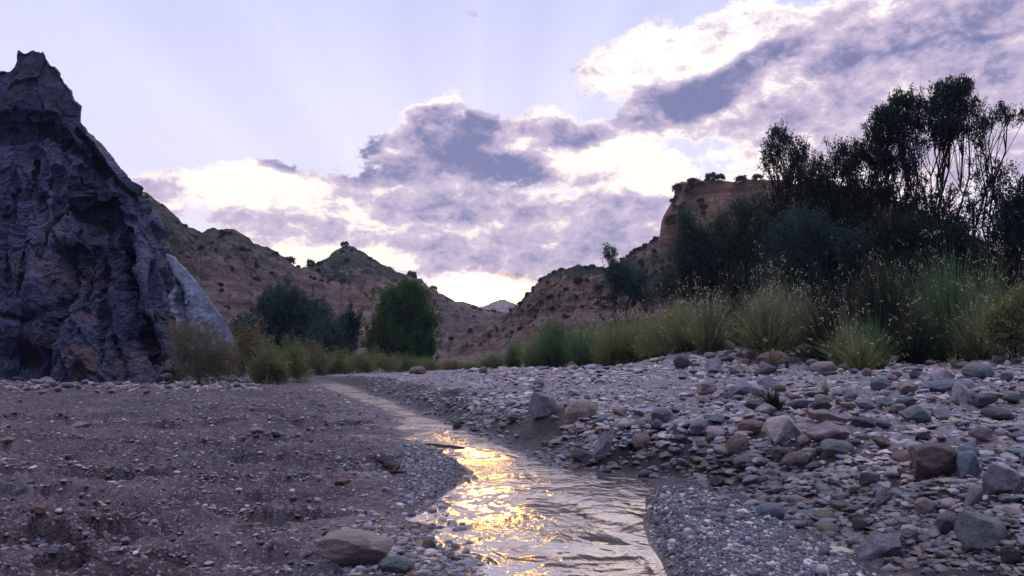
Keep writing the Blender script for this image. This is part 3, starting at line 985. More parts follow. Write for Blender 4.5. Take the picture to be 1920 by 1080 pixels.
def leaves(pos, dirs, length, width, rng, val=None):
    """diamond leaves: pos (n,3), dirs (n,3) -> verts, faces, attr"""
    n = len(pos)
    d = dirs / (np.linalg.norm(dirs, axis=1, keepdims=True) + 1e-9)
    s = np.cross(d, rng.normal(size=(n, 3)))
    s /= np.linalg.norm(s, axis=1, keepdims=True) + 1e-9
    L = (length * rng.uniform(0.6, 1.3, n))[:, None]
    Wd = (width * rng.uniform(0.7, 1.3, n))[:, None]
    V = np.stack([pos, pos + d * L * 0.45 + s * Wd, pos + d * L, pos + d * L * 0.45 - s * Wd], 1).reshape(-1, 3)
    Fc = np.arange(n * 4).reshape(n, 4)
    v = rng.uniform(0, 1, n) if val is None else val
    return V, Fc, np.repeat(v, 4)[:, None] * np.ones((1, 4))


def woody(name, label, cat, base, lobes, leafmat, seed, leaf_len=0.07, leaf_w=0.012, twigs=60, per=22, trunk_r=0.06, twig_len=0.7,
          group=None, up=0.7, stems=3, flecks=0, fleckmat=None, depth_ratio=0.8, bare=0.15, ragged=0.14):
    """a tree or shrub. base: (x,y,z) world. lobes: (centre xyz, radii xyz, weight). Parts: trunk, crown"""
    rng = np.random.default_rng(seed)
    base = np.asarray(base, float)
    root = thing(name, label, cat, tuple(base), group)
    P, R = [], []
    LP, LD, LV = [], [], []
    limbs = []
    stem_dirs = [rng.normal(size=2) * 0.06 for _ in range(stems)]
    for li, (c, r, w) in enumerate(lobes):
        c, r = np.asarray(c, float) - base, np.asarray(r, float)
        nl = max(1, int(round(0.4 + 0.8 * w)))
        for q in range(nl):
            tgt = c + r * rng.normal(size=3) * 0.35
            s = stem_dirs[rng.integers(stems)]
            p0 = np.array([s[0], s[1], -0.08])
            t = np.linspace(0, 1, 9)[:, None]
            mid = p0 * 0.5 + tgt * 0.5 + np.array([0, 0, 0.12]) * np.linalg.norm(tgt) + rng.normal(size=3) * 0.09 * np.linalg.norm(tgt)
            mid[:2] = mid[:2] * 0.75
            p = (1 - t) ** 2 * p0 + 2 * t * (1 - t) * mid + t ** 2 * tgt
            p = p + (rng.normal(size=p.shape) * 0.025 * np.linalg.norm(tgt)) * np.sin(np.pi * t)
            limbs.append(p)
            P.append(p)
            R.append(trunk_r * np.linspace(1, 0.22, 9) * rng.uniform(0.6, 1.0))
            nt = max(2, int(twigs * w / nl))
            for _ in range(nt):
                u = rng.uniform(0.62, 1.0)
                a = p[int(u * 8)]
                # aim: a point in the lobe, more on its outside
                dv = rng.normal(size=3)
                dv /= np.linalg.norm(dv)
                aim = c + r * dv * (rng.uniform(1.0, 1.5) if rng.uniform() < ragged else rng.uniform(0.25, 1.0) ** 0.6)
                v = aim - a
                Lv = np.linalg.norm(v) + 1e-6
                st = aim - v / Lv * min(Lv, twig_len * rng.uniform(0.6, 1.2)) * 1.0
                dirv = v / Lv * (1 - up) + np.array([0, 0, up]) + rng.normal(size=3) * 0.25
                dirv /= np.linalg.norm(dirv)
                st = aim - dirv * twig_len * rng.uniform(0.4, 1.0)
                tw = np.stack([st, st * 0.5 + aim * 0.5 + rng.normal(size=3) * 0.05 * twig_len, aim])
                cn = np.stack([a, a * 0.5 + st * 0.5 + rng.normal(size=3) * 0.04, st])
                if rng.uniform() < 0.12 + bare:
                    P.append(np.concatenate([cn, tw[1:]]))
                    R.append(np.linspace(trunk_r * 0.20, trunk_r * 0.05, 5))
                else:
                    P.append(tw)
                    R.append(np.linspace(trunk_r * 0.10, trunk_r * 0.05, 3))
                m = int(per * rng.uniform(0.6, 1.3))
                tt = rng.uniform(0.0, 1.0, m)[:, None] ** 0.75
                pos = (1 - tt) * st + tt * aim + rng.normal(size=(m, 3)) * 0.085 * twig_len
                ld = dirv + rng.normal(size=(m, 3)) * 0.55
                LP.append(pos)
                LD.append(ld)
                LV.append(np.clip(rng.uniform(0, 1) * 0.6 + rng.uniform(0, 0.5, m), 0, 1))
    V, Fc = tubes(P, R, 5)
    tr = link('trunk', mesh('trunk', V, Fc, M['bark']), root)
    V, Fc, A = leaves(np.concatenate(LP), np.concatenate(LD), leaf_len, leaf_w, rng, np.concatenate(LV))
    link('crown', mesh('crown', V, Fc, M[leafmat], False, {'leaf': A}), root)
    if flecks:
        allp = np.concatenate(LP)
        hi = allp[rng.integers(0, len(allp), flecks)]
        hi = hi + rng.normal(size=hi.shape) * 0.05
        V, Fc, A = leaves(hi, rng.normal(size=hi.shape) + [0, 0, 1], leaf_len * 0.8, leaf_w * 1.3, rng)
        link('seed_heads', mesh('seed_heads', V, Fc, M[fleckmat or 'seed_yellow'], False, {'leaf': A}), root)  # small seed heads strewn through the crown
    return root


def lobes_px(Y, spec, dr=0.8):
    """lobes given in the picture: (px, py, rx, ry, weight[, dY])"""
    out = []
    for s in spec:
        px, py, rx, ry, w = s[:5]
        y = Y + (s[5] if len(s) > 5 else 0)
        c = at(px, py, y)
        k = y / F
        out.append((c, (rx * k, rx * k * dr, ry * k), w))
    return out


def tussock(name, label, base, height, spread, n, mat, seed, heads=0, headmat='seed', group=None, cat='grass tussock', w=0.006, lean=0.0, stiff=0.55, dry=0.0):
    """a clump of grass: blades, with seed heads at the ends of stalks"""
    rng = np.random.default_rng(seed)
    root = thing(name, label, cat, tuple(base), group)

    def blade_set(n, h, sp, wd):
        az = rng.uniform(0, 2 * math.pi, n)
        tilt = np.abs(rng.normal(0, 1, n)) ** 0.9 * sp
        tilt = np.clip(tilt, 0, 1.35)
        ph = rng.uniform(0, 6.28, 3)
        uneven = 1 + 0.16 * np.sin(az + ph[0]) + 0.12 * np.sin(2 * az + ph[1]) + 0.10 * np.sin(5 * az + ph[2])
        tilt = np.clip(tilt * (1 + 0.35 * np.sin(az + ph[1])), 0, 1.4)
        L = h * rng.uniform(0.40, 1.12, n) * (1 - 0.18 * tilt) * uneven
        rad = spread * 0.22 * height * np.sqrt(rng.uniform(0, 1, n))
        az2 = rng.uniform(0, 2 * math.pi, n)
        p0 = np.stack([rad * np.cos(az2), rad * np.sin(az2), np.full(n, -0.03)], 1)
        az = np.where(rng.uniform(size=n) < 0.35, az2, az)
        k = 5
        s = np.linspace(0, 1, k)
        ang = tilt[:, None] * (stiff + (1.0 - stiff) * 2.0 * s[None, :] ** 1.3)
        seg = L[:, None] / (k - 1)
        rr = np.concatenate([np.zeros((n, 1)), np.cumsum(np.sin(ang[:, 1:]) * seg, 1)], 1)
        zz = np.concatenate([np.zeros((n, 1)), np.cumsum(np.cos(ang[:, 1:]) * seg, 1)], 1)
        P = np.stack([p0[:, 0:1] + rr * np.cos(az)[:, None] + lean * zz, p0[:, 1:2] + rr * np.sin(az)[:, None], p0[:, 2:3] + zz], -1)
        side = np.stack([-np.sin(az), np.cos(az), np.zeros(n)], 1)
        tw = rng.uniform(0, math.pi, n)
        side = side * np.cos(tw)[:, None] + np.stack([np.cos(az), np.sin(az), np.zeros(n)], 1) * np.sin(tw)[:, None]
        wk = wd * np.array([1, 1, 0.85, 0.6, 0.15])
        V = np.stack([P - side[:, None, :] * wk[None, :, None], P + side[:, None, :] * wk[None, :, None]], 2).reshape(-1, 3)
        i = (np.arange(n) * k * 2)[:, None] + (np.arange(k - 1) * 2)[None, :]
        i = i.ravel()
        Fc = np.stack([i, i + 1, i + 3, i + 2], 1)
        v = rng.uniform(0, 1, n)
        # blades are paler towards their dry tips
        A = np.clip(v[:, None] * 0.55 + s[None, :] ** 1.5 * 0.45, 0, 1)
        A = np.repeat(A.reshape(-1), 2)[:, None] * np.ones((1, 4))
        return V, Fc, A, P
    V, Fc, A, P = blade_set(n, height, spread, w)
    link('foliage', mesh('foliage', V, Fc, M[mat], True, {'leaf': A}), root)
    if heads:
        V, Fc, A, P = blade_set(heads, height * 1.22, spread * 0.9, w * 0.55)
        st = link('stalks', mesh('stalks', V, Fc, M['blade_dry'], True, {'leaf': A}), root)
        tip = P[:, -1, :]
        d = P[:, -1, :] - P[:, -2, :]
        m = 3
        tip = np.repeat(tip, m, 0) + rng.normal(size=(len(tip) * m, 3)) * 0.018 * height
        V, Fc, A = leaves(tip, np.repeat(d, m, 0) / 0.1 + rng.normal(size=tip.shape) * 0.5, 0.026, 0.0065, rng)
        link('sprays', mesh('sprays', V, Fc, M[headmat], False, {'leaf': A}), st)
    return root


def ground_at(px, Y):
    x = (px - 960) / F * Y * (math.cos(PITCH) + 0.0) * 1.0
    x = at(px, 680, Y)[0]
    return np.array([x, Y, hgt(x, Y)])


exec_plants = True
# --- trees in the valley
def valley_trees():
    b = ground_at(755, 42)
    woody('round_tree', 'rounded bright green tree standing alone in the valley below the peaked hill', 'tree', b,
          lobes_px(42, [(752, 560, 44, 36, 2.2), (725, 610, 38, 42, 2), (785, 605, 34, 50, 2), (750, 640, 58, 40, 2.4), (706, 650, 24, 32, 1), (796, 650, 24, 34, 1), (770, 545, 30, 22, 1)]),
          'leaf_green', 21, 0.13, 0.034, 130, 26, 0.09, 0.7, up=0.45)
    b = ground_at(545, 33)
    woody('spreading_tree', 'broad blue green tree, widest of the clump in front of the left hill', 'tree', b,
          lobes_px(33, [(530, 565, 50, 38, 2), (580, 590, 42, 40, 1.8), (500, 600, 42, 40, 1.6), (555, 625, 60, 40, 2), (480, 640, 30, 40, 1)]),
          'leaf_blue', 22, 0.10, 0.024, 130, 24, 0.08, 0.65, group=None, up=0.5)
    b = ground_at(625, 30)
    woody('low_tree', 'low blue green bushy tree at the right flank of the broad tree', 'tree', b,
          lobes_px(30, [(610, 625, 36, 32, 1.6), (590, 650, 36, 34, 1.5), (630, 655, 28, 30, 1.2)]),
          'leaf_blue', 23, 0.09, 0.02, 120, 24, 0.06, 0.6, up=0.5)
    b = ground_at(655, 36)
    woody('dark_tree', 'small dark tree between the low bushy tree and the round green tree', 'tree', b,
          lobes_px(36, [(655, 605, 20, 24, 1.3), (650, 640, 22, 30, 1.3)]),
          'leaf_dark', 24, 0.10, 0.03, 130, 24, 0.06, 0.6, up=0.5)
    b = ground_at(452, 29)
    woody('dark_tree', 'dark shrubby tree between the pale slab and the broad tree', 'tree', b,
          lobes_px(29, [(455, 615, 26, 28, 1.1), (440, 645, 26, 28, 1.1)]),
          'leaf_blue', 25, 0.09, 0.02, 110, 22, 0.05, 0.55, up=0.5)
    b = ground_at(1165, 24)
    woody('leaning_tree', 'small dark tree with one spindly leader, alone left of the mesa', 'tree', b,
          lobes_px(24, [(1143, 470, 14, 16, .45), (1160, 505, 22, 20, 1.0), (1180, 520, 34, 28, 1.8), (1205, 545, 24, 26, .9), (1150, 525, 18, 18, .5)]),
          'leaf_blue', 26, 0.07, 0.013, 100, 22, 0.035, 0.45, up=0.55)


valley_trees()


def right_thicket():
    Y = 13.5
    g_ = 'tamarisk shrubs of the right bank thicket'
    woody('tamarisk_shrub', 'tallest tamarisk, dense flat crown over several bare stems', 'tamarisk', ground_at(1725, Y),
          lobes_px(Y, [(1785, 163, 28, 16, .9), (1755, 190, 36, 17, 1.0), (1698, 188, 32, 17, .9), (1682, 218, 36, 15, .9), (1745, 226, 44, 14, 1.0), (1795, 205, 20, 14, .4), (1655, 212, 20, 18, .4), (1812, 158, 14, 12, .25), (1680, 250, 26, 18, .5), (1775, 240, 32, 18, .6), (1700, 310, 24, 20, .25), (1745, 345, 30, 26, .3), (1640, 235, 22, 16, .35), (1815, 190, 22, 16, .35), (1720, 270, 40, 14, .3), (1720, 400, 50, 34, .7), (1770, 420, 50, 36, .7)]),
          'leaf_dark', 31, 0.055, 0.0085, 108, 28, 0.030, 0.26, group=g_, stems=6, ragged=.26, up=0.35)
    woody('tamarisk_shrub', 'slender tamarisk with wispy crown, nearest the mesa', 'tamarisk', ground_at(1490, Y + .8),
          lobes_px(Y + .8, [(1462, 248, 24, 22, .8), (1450, 280, 26, 24, .7), (1495, 275, 24, 24, .6), (1500, 300, 22, 30, .6), (1470, 325, 32, 26, .8), (1515, 335, 24, 30, .8), (1480, 380, 60, 36, 1.4), (1440, 300, 18, 18, .3), (1530, 300, 18, 22, .3)]),
          'leaf_dark', 32, 0.055, 0.0085, 78, 22, 0.03, 0.28, group=g_, up=0.38, stems=4)
    woody('tamarisk_shrub', 'rounded tamarisk between the slender one and the tallest', 'tamarisk', ground_at(1600, Y + .3),
          lobes_px(Y + .3, [(1590, 290, 40, 34, 1.5), (1640, 285, 34, 36, 1.3), (1655, 250, 22, 22, .6), (1570, 340, 44, 40, 1.5), (1630, 350, 50, 44, 1.6), (1600, 410, 70, 44, 2), (1545, 380, 44, 44, 1.3), (1530, 325, 34, 30, .6), (1680, 300, 30, 30, .6), (1690, 370, 40, 36, .8)]),
          'leaf_dark', 33, 0.055, 0.0085, 101, 26, 0.035, 0.28, group=g_, up=0.38, stems=5)
    woody('tamarisk_shrub', 'open tamarisk with a long bare bough reaching to the right edge', 'tamarisk', ground_at(1835, Y - .4),
          lobes_px(Y - .4, [(1822, 225, 30, 20, .6), (1855, 215, 18, 22, .3), (1880, 200, 10, 14, .2), (1905, 212, 20, 12, .3), (1850, 310, 44, 30, .5), (1830, 260, 20, 20, .3), (1870, 345, 34, 34, .6), (1800, 380, 50, 50, .9), (1850, 420, 60, 50, 1.2)]),
          'leaf_dark', 34, 0.055, 0.0085, 82, 22, 0.035, 0.28, group=g_, up=0.38, stems=6, bare=0.06)
    woody('tamarisk_shrub', 'dark low tamarisk cut by the right edge of the view', 'tamarisk', ground_at(1930, Y - 1.8),
          lobes_px(Y - 1.8, [(1920, 360, 30, 40, 1.0), (1895, 400, 34, 40, 1.2), (1940, 430, 50, 60, 1.6), (1880, 460, 44, 50, 1.4), (1990, 390, 50, 60, 1)]),
          'leaf_dark', 35, 0.055, 0.0085, 101, 24, 0.035, 0.28, group=g_, up=0.38, stems=5)
    woody('tamarisk_shrub', 'hazy blue green tamarisk sprawling in front of the mesa', 'tamarisk', ground_at(1350, Y + 2.5),
          lobes_px(Y + 2.5, [(1285, 410, 26, 22, .6), (1300, 445, 34, 26, .9), (1370, 410, 46, 34, 1.2), (1400, 380, 36, 26, .8), (1340, 470, 54, 40, 1.8), (1420, 450, 56, 46, 2), (1310, 510, 46, 40, 1.4), (1390, 520, 66, 40, 2), (1265, 520, 30, 30, .8), (1445, 385, 50, 34, 1.0), (1330, 440, 60, 30, 1.0), (1460, 430, 60, 40, 1.2), (1240, 545, 30, 24, .5), (1290, 470, 40, 30, .9)]),
          'leaf_blue', 36, 0.055, 0.0085, 114, 24, 0.03, 0.45, group=g_, up=0.38, stems=6)
    woody('tamarisk_shrub', 'dense blue black tamarisk filling the gap below the rounded one', 'tamarisk', ground_at(1530, Y - .6),
          lobes_px(Y - .6, [(1500, 430, 60, 44, 2), (1560, 470, 64, 46, 2.2), (1480, 500, 60, 46, 2), (1620, 470, 54, 46, 2), (1540, 530, 70, 36, 2)]),
          'leaf_blue', 37, 0.055, 0.0085, 132, 26, 0.035, 0.45, group=g_, up=0.38, stems=6)
    woody('tamarisk_shrub', 'dense black tamarisk at the foot of the tallest one', 'tamarisk', ground_at(1740, Y - 1.0),
          lobes_px(Y - 1.0, [(1690, 440, 56, 40, 2), (1760, 450, 60, 44, 2.2), (1720, 500, 70, 44, 2.2), (1810, 500, 60, 46, 2), (1660, 510, 50, 40, 1.6), (1870, 520, 50, 40, 1.6)]),
          'leaf_dark', 38, 0.055, 0.0085, 150, 26, 0.035, 0.28, group=g_, up=0.38, stems=6)


right_thicket()


def right_tussocks():
    g_ = 'grass tussocks along the top of the stony bank'
    T = [  # px, depth, height m, spread, blades, mat, heads, label
        (1440, 11.2, 0.98, .62, 1900, 'blade_grey', 330, 'big grey green tussock with pale seed heads on the gravel mound'),
        (1330, 12.6, 0.85, .60, 1200, 'blade_grey', 200, 'seeding tussock just left of the big one on the mound'),
        (1650, 10.6, 1.25, .40, 1900, 'blade_dark', 60, 'tall nearly black tussock behind the yellow green one'),
        (1560, 10.8, 0.95, .5, 1300, 'blade_dark', 120, 'dark tussock between the big seeding one and the tall black one'),
        (1790, 10.0, 1.15, .42, 2100, 'blade_green', 220, 'tall fresh green tussock near the right edge'),
        (1870, 10.4, 1.10, .45, 1300, 'blade_green', 160, 'green tussock behind the yellow flowering shrub'),
        (1715, 9.6, 0.62, .6, 900, 'blade_dark', 60, 'low dark tussock between the yellow green and the fresh green ones'),
        (1612, 8.4, 0.42, .62, 800, 'blade_yellow', 26, 'low yellow green tussock at the front among the stones'),
        (1640, 8.9, 0.55, .5, 600, 'blade_green', 30, 'small green tussock right behind the low yellow green one'),
        (1448, 9.8, 0.28, .8, 260, 'blade_dry', 20, 'small dry tussock beside the dark brown rock'),
        (1262, 14.2, 0.86, .68, 1700, 'blade_grey', 110, 'domed tussock with dark base left of the gravel mound'),
        (1225, 15.0, 0.80, .62, 1100, 'blade_yellow', 90, 'yellowish domed tussock next left from the dark based one'),
        (1150, 16.2, 0.95, .68, 1800, 'blade_yellow', 120, 'large domed yellow green tussock with violet shadowed foot'),
        (1095, 17.2, 0.80, .64, 1100, 'blade_green', 60, 'green tussock between the two large domed ones'),
        (1045, 18.4, 1.12, .62, 1800, 'blade_green', 40, 'tallest domed green tussock at the left end of the bank'),
        (1000, 18.8, 0.70, .7, 1200, 'blade_yellow', 60, 'low yellow green tussock in front of the tallest domed one'),
        (965, 20.4, 0.72, .62, 1000, 'blade_green', 20, 'leftmost bright green tussock of the bank'),
        (1390, 13.2, 0.9, .6, 1200, 'blade_dark', 90, 'dark tussock behind the gravel mound'),
        (1500, 12.0, 1.0, .55, 1300, 'blade_grey', 200, 'grey seeding tussock right behind the big one'),
        (1200, 16.0, 0.95, .7, 1300, 'blade_grey', 120, 'grey wispy tussock behind the yellowish domed one'),
        (1290, 13.4, 0.8, .75, 1100, 'blade_grey', 160, 'wispy pale tussock leaning against the left side of the gravel mound'),
        (1120, 17.8, 1.0, .7, 1100, 'blade_grey', 90, 'tall grey tussock behind the large domed yellow green one'),
        (1020, 20.0, 0.95, .7, 1000, 'blade_grey', 60, 'grey tussock behind the low yellow green one at the left end'),
        (1690, 11.2, 1.15, .6, 1100, 'blade_grey', 170, 'tall seeding grey tussock behind the low dark one'),
        (1745, 11.0, 1.1, .6, 1000, 'blade_green', 130, 'loose green tussock left of the tall fresh green one'),
        (1590, 9.6, 0.6, .8, 700, 'blade_grey', 120, 'sprawling grey tussock left behind the low yellow green one'),
        (1840, 9.4, 0.75, .7, 800, 'blade_grey', 110, 'sprawling grey tussock below the fresh green ones'),
    ]
    for i, (px, Y, h, sp, n, mat, hd, lab) in enumerate(T):
        tussock('grass_tussock', lab, ground_at(px, Y), h, sp, int(n * 1.25), mat, 100 + i, int(hd * 0.85), group=g_, w=0.0042 if Y < 13 else 0.0062)
    woody('yellow_shrub', 'yellow sprigged shrub at the right edge above the stones', 'shrub', ground_at(1908, 8.3),
          lobes_px(8.3, [(1900, 580, 40, 34, 1.2), (1880, 620, 34, 30, 1), (1925, 620, 40, 40, 1.2), (1860, 600, 26, 22, .5), (1930, 560, 40, 36, 1)]),
          'leaf_olive', 51, 0.034, 0.008, 80, 24, 0.012, 0.28, up=0.35, flecks=700)
    G2 = 'small grey sprigs among the stones'
    for i, (px, py, h, lab) in enumerate([(1832, 672, .17, 'grey green sprig behind the olive rock'), (1790, 690, .17, 'thin grey green sprig left of the olive rock'), (1548, 735, .10, 'tiny yellow sprig on pale stones below the dark brown rock'),
                                          (1770, 708, .12, 'tiny green sprig above the long grey stone')]):
        p = hit(px, py)
        tussock('grass_sprig', lab, p, h, .6, 90, 'blade_grey', 160 + i, 0, group=G2, cat='grass sprig', w=0.003)


right_tussocks()


def left_bushes():
    b = ground_at(375, 16.2)
    woody('brown_bush', 'wispy brown and olive bush with yellow flecks at the foot of the dark cliff', 'bush', b,
          lobes_px(16.2, [(360, 640, 40, 40, 1.6), (400, 650, 34, 36, 1.4), (375, 680, 50, 30, 1.8), (425, 675, 26, 30, .9), (345, 615, 26, 22, .7)]),
          'leaf_brown', 61, 0.036, 0.005, 130, 30, 0.012, 0.5, up=0.5, flecks=800, ragged=.3)
    g_ = 'bushes along the left edge of the valley floor'
    B = [  # px, depth, w, h(py top), mat, label
        (470, 20, 40, 600, 'leaf_olive', 'yellow flecked bush next right from the wispy brown one', 320),
        (505, 19, 34, 645, 'blade_yellow', 'bright yellow green bush beside the far bend of the stream', 60),
        (545, 22, 34, 640, 'leaf_olive', 'dull olive bush right of the bright yellow green one', 160),
        (585, 24, 34, 640, 'leaf_olive', 'grey olive bush in front of the low tree', 120),
        (625, 26, 36, 655, 'leaf_olive', 'flat topped olive bush below the dark tree', 60),
        (670, 28, 36, 655, 'blade_yellow', 'pale yellow bush between dark tree and round tree', 60),
        (712, 30, 40, 656, 'blade_yellow', 'pale yellow green bush in front of the round tree', 50),
        (760, 33, 34, 665, 'leaf_olive', 'olive bush at the right foot of the round tree', 30),
        (800, 36, 30, 670, 'blade_yellow', 'yellow green bush right of the round tree', 20),
        (845, 38, 28, 675, 'leaf_olive', 'small olive bush at the far middle of the valley floor', 20),
        (880, 40, 26, 678, 'blade_yellow', 'small bright bush near the last stones of the bank', 10),
        (925, 30, 30, 662, 'leaf_olive', 'dull olive bush left of the leftmost green tussock', 20),
    ]
    for i, (px, Y, w, top, mat, lab, fl) in enumerate(B):
        bs = ground_at(px, Y)
        k = Y / F
        zt = at(px, top, Y)[2]
        hh = max(zt - bs[2], 0.35)
        lob = [((bs[0], Y, bs[2] + hh * 0.6), (w * k * 0.75, w * k * 0.7, hh * 0.42), 2.0), ((bs[0] - w * k * .5, Y - .2, bs[2] + hh * 0.35), (w * k * 0.5, w * k * 0.5, hh * 0.3), 1.0), ((bs[0] + w * k * .5, Y + .1, bs[2] + hh * 0.38), (w * k * 0.5, w * k * 0.5, hh * 0.3), 1.0)]
        woody('olive_bush', lab, 'bush', bs, lob, mat if i % 3 else ('leaf_brown' if mat == 'leaf_olive' else mat), 70 + i, 0.048, 0.008, 95, 30, 0.012, 0.46, group=g_, up=0.5, flecks=fl * 2, ragged=.28)


left_bushes()


# --- scrub on the hills: one shrub mesh each, copied
def hill_shrub_mesh(seed):
    rng = np.random.default_rng(seed)
    n = 420
    d = rng.normal(size=(n, 3))
    d /= np.linalg.norm(d, axis=1, keepdims=True)
    d[:, 2] = np.where(d[:, 2] < -.4, -d[:, 2], d[:, 2])
    rad = rng.uniform(0.45, 1.0, n)[:, None] * (1 + 0.35 * fbm(d[:, 0] * 2, d[:, 1] * 2, d[:, 2] * 2 + seed, 3))[:, None]
    pos = d * rad * np.array([1, 1, 0.85])
    V, Fc, A = leaves(pos - d * 0.1, d + rng.normal(size=(n, 3)) * 0.7, 0.42, 0.12, rng)
    return mesh('hill_shrub', V, Fc, M['leaf_scrub'], False, {'leaf': A})


SHRUBS = [hill_shrub_mesh(s) for s in range(5)]


def place_shrub(p, r, rng, label, group, name='hill_shrub'):
    o = link(name, SHRUBS[rng.integers(5)], None, (p[0], p[1], p[2] - 0.12 * r))
    o.scale = (r, r * rng.uniform(.8, 1.2), r * rng.uniform(.7, 1.15))
    o.rotation_euler = (0, 0, rng.uniform(0, 6.28))
    return tag(o, label, 'shrub', group)


def crest_point(h, px):
    _, Pm, PX, PY = h
    nv = Pm.shape[1]
    k = int(np.argmin(np.abs(PX[:, nv - max(8, 1) - 1] - px))) if False else None
    # the highest point in the picture near that column
    m = np.abs(PX - px) < 4
    yy = np.where(m, PY, 1e9)
    i = np.unravel_index(np.argmin(yy), yy.shape)
    return Pm[i]


def hill_shrubs():
    rng = np.random.default_rng(5)
    one = [  # hill, px, radius m, label
        (0, 545, .85, 'lone round tree on the saddle left of the peaked hill'), (0, 562, .4, 'tiny shrub on the saddle between two lone trees'),
        (1, 580, .85, 'small tree at the left foot of the peaked hill crest'),
        (1, 648, .8, 'shrub on the very tip of the peaked hill'),
        (1, 774, 1.0, 'small tree on the ridge above the round green tree'),
        (1, 815, .9, 'shrub on the ridge where the skyline turns orange'),
    ]
    for hi, px, r, lab in one:
        p = crest_point(hills[hi], px)
        r *= 0.7
        place_shrub(p + [0, 0, r * 0.2], r, rng, lab, None, 'small_tree' if 'tree' in lab else 'hill_shrub')
    for px, r, lab in [(px_, r_ * .46, l_) for px_, r_, l_ in [(1302, .95, 'leftmost shrub on the rim of the mesa'), (1330, 1.1, 'largest shrub on the rim of the mesa'), (1352, .7, 'small shrub in the middle of the mesa rim'), (1388, .95, 'round shrub on the mesa rim near the thicket'), (1418, .8, 'rightmost shrub on the mesa rim beside the slender tamarisk')]]:
        p = crest_point(hills[3], px)
        place_shrub(p + [0, -.3, 0.1], r, rng, lab, 'shrubs on the mesa rim')
    # scattered over the slopes, biggest seen first
    names = ['left red hill', 'peaked hill', 'far hill', 'slope below the mesa']
    for hi, cnt, rlo, rhi, lim in ((0, 90, .28, .75, (250, 600)), (1, 90, .35, .9, (560, 960)), (3, 95, .3, .8, (930, 1330))):
        _, Pm, PX, PY = hills[hi]
        nfront = Pm.shape[1] - max(8, Pm.shape[1] // 6)
        k = 0
        while k < cnt:
            i, j = rng.integers(0, Pm.shape[0]), rng.integers(int(nfront * .12), nfront - 2)
            if not (lim[0] < PX[i, j] < lim[1]) or PY[i, j] > 670:
                continue
            r = (rlo + (rhi - rlo) * rng.uniform() ** 2) * 0.55
            place_shrub(Pm[i, j] + [0, -.1, 0.05], r, rng, f'small dark shrub dotted among many on the {names[hi]}', f'shrubs scattered on the {names[hi]}')
            k += 1
    # crest fringe
    for px in list(np.arange(985, 1235, 9.0)):
        p = crest_point(hills[3], px + rng.uniform(-3, 3))
        place_shrub(p - [0, 0, .1], rng.uniform(.14, .34), rng, 'low dark shrub in the fringe along the ridge left of the mesa', 'shrubs fringing the ridge left of the mesa')


hill_shrubs()


# ------------------------------------------------------------------ stones
def ico(sub):
    t = (1 + 5 ** .5) / 2
    v = [(-1, t, 0), (1, t, 0), (-1, -t, 0), (1, -t, 0), (0, -1, t), (0, 1, t), (0, -1, -t), (0, 1, -t), (t, 0, -1), (t, 0, 1), (-t, 0, -1), (-t, 0, 1)]
    f = [(0, 11, 5), (0, 5, 1), (0, 1, 7), (0, 7, 10), (0, 10, 11), (1, 5, 9), (5, 11, 4), (11, 10, 2), (10, 7, 6), (7, 1, 8), (3, 9, 4), (3, 4, 2), (3, 2, 6), (3, 6, 8), (3, 8, 9), (4, 9, 5), (2, 4, 11), (6, 2, 10), (8, 6, 7), (9, 8, 1)]
    v = [np.array(p) / np.linalg.norm(p) for p in v]
    for _ in range(sub):
        cache, nf = {}, []

        def mid(a, b):
            k = (min(a, b), max(a, b))
            if k not in cache:
                p = v[a] + v[b]
                v.append(p / np.linalg.norm(p))
                cache[k] = len(v) - 1
            return cache[k]
        for a, b, c in f:
            ab, bc, ca = mid(a, b), mid(b, c), mid(c, a)
            nf += [(a, ab, ca), (b, bc, ab), (c, ca, bc), (ab, bc, ca)]
        f = nf
    return np.array(v), np.array(f)


ICO3, ICO1, ICO2 = ico(4), ico(1), ico(2)


def rock_shape(V, seed, angular):
    """cut planes and noise turn a ball into a stone"""
    rng = np.random.default_rng(seed)
    p = V.copy()
    ncut = 11 if angular > 0.5 else 7
    for _ in range(ncut):
        n = rng.normal(size=3)
        n /= np.linalg.norm(n)
        d = rng.uniform(0.50, 0.80) if angular > .5 else rng.uniform(0.68, 0.92)
        s = p @ n
        over = np.maximum(s - d, 0)
        p = p - n[None, :] * (over * (0.93 if angular > .5 else 0.75))[:, None]
    q = p * 1.6 + seed * 3.1
    p = p * (1 + 0.10 * fbm(q[:, 0], q[:, 1], q[:, 2], 4, 0.5))[:, None]
    m = np.abs(p).max(0)
    return p / m


ROCK_MESH = []
for s in range(12):
    ROCK_MESH.append(mesh('rock', rock_shape(ICO3[0], s, 1.0 if s < 8 else 0.4), ICO3[1], M['stone'], True))
SMALL = [rock_shape(ICO1[0], 40 + s, 0.8 if s % 3 else 0.2) for s in range(14)]
SMALL2 = [rock_shape(ICO2[0], 70 + s, 0.8 if s % 4 else 0.2) for s in range(14)]

PAL = {
    'grey': (0.29, 0.27, 0.275), 'blue grey': (0.19, 0.215, 0.245), 'pale': (0.50, 0.45, 0.43), 'tan': (0.38, 0.30, 0.225), 'brown': (0.22, 0.15, 0.115),
    'pink': (0.36, 0.275, 0.25), 'greenish': (0.21, 0.235, 0.205), 'dark': (0.09, 0.082, 0.085), 'rusty': (0.30, 0.165, 0.12), 'cream': (0.55, 0.47, 0.38)}
PALK = list(PAL)
placed = []


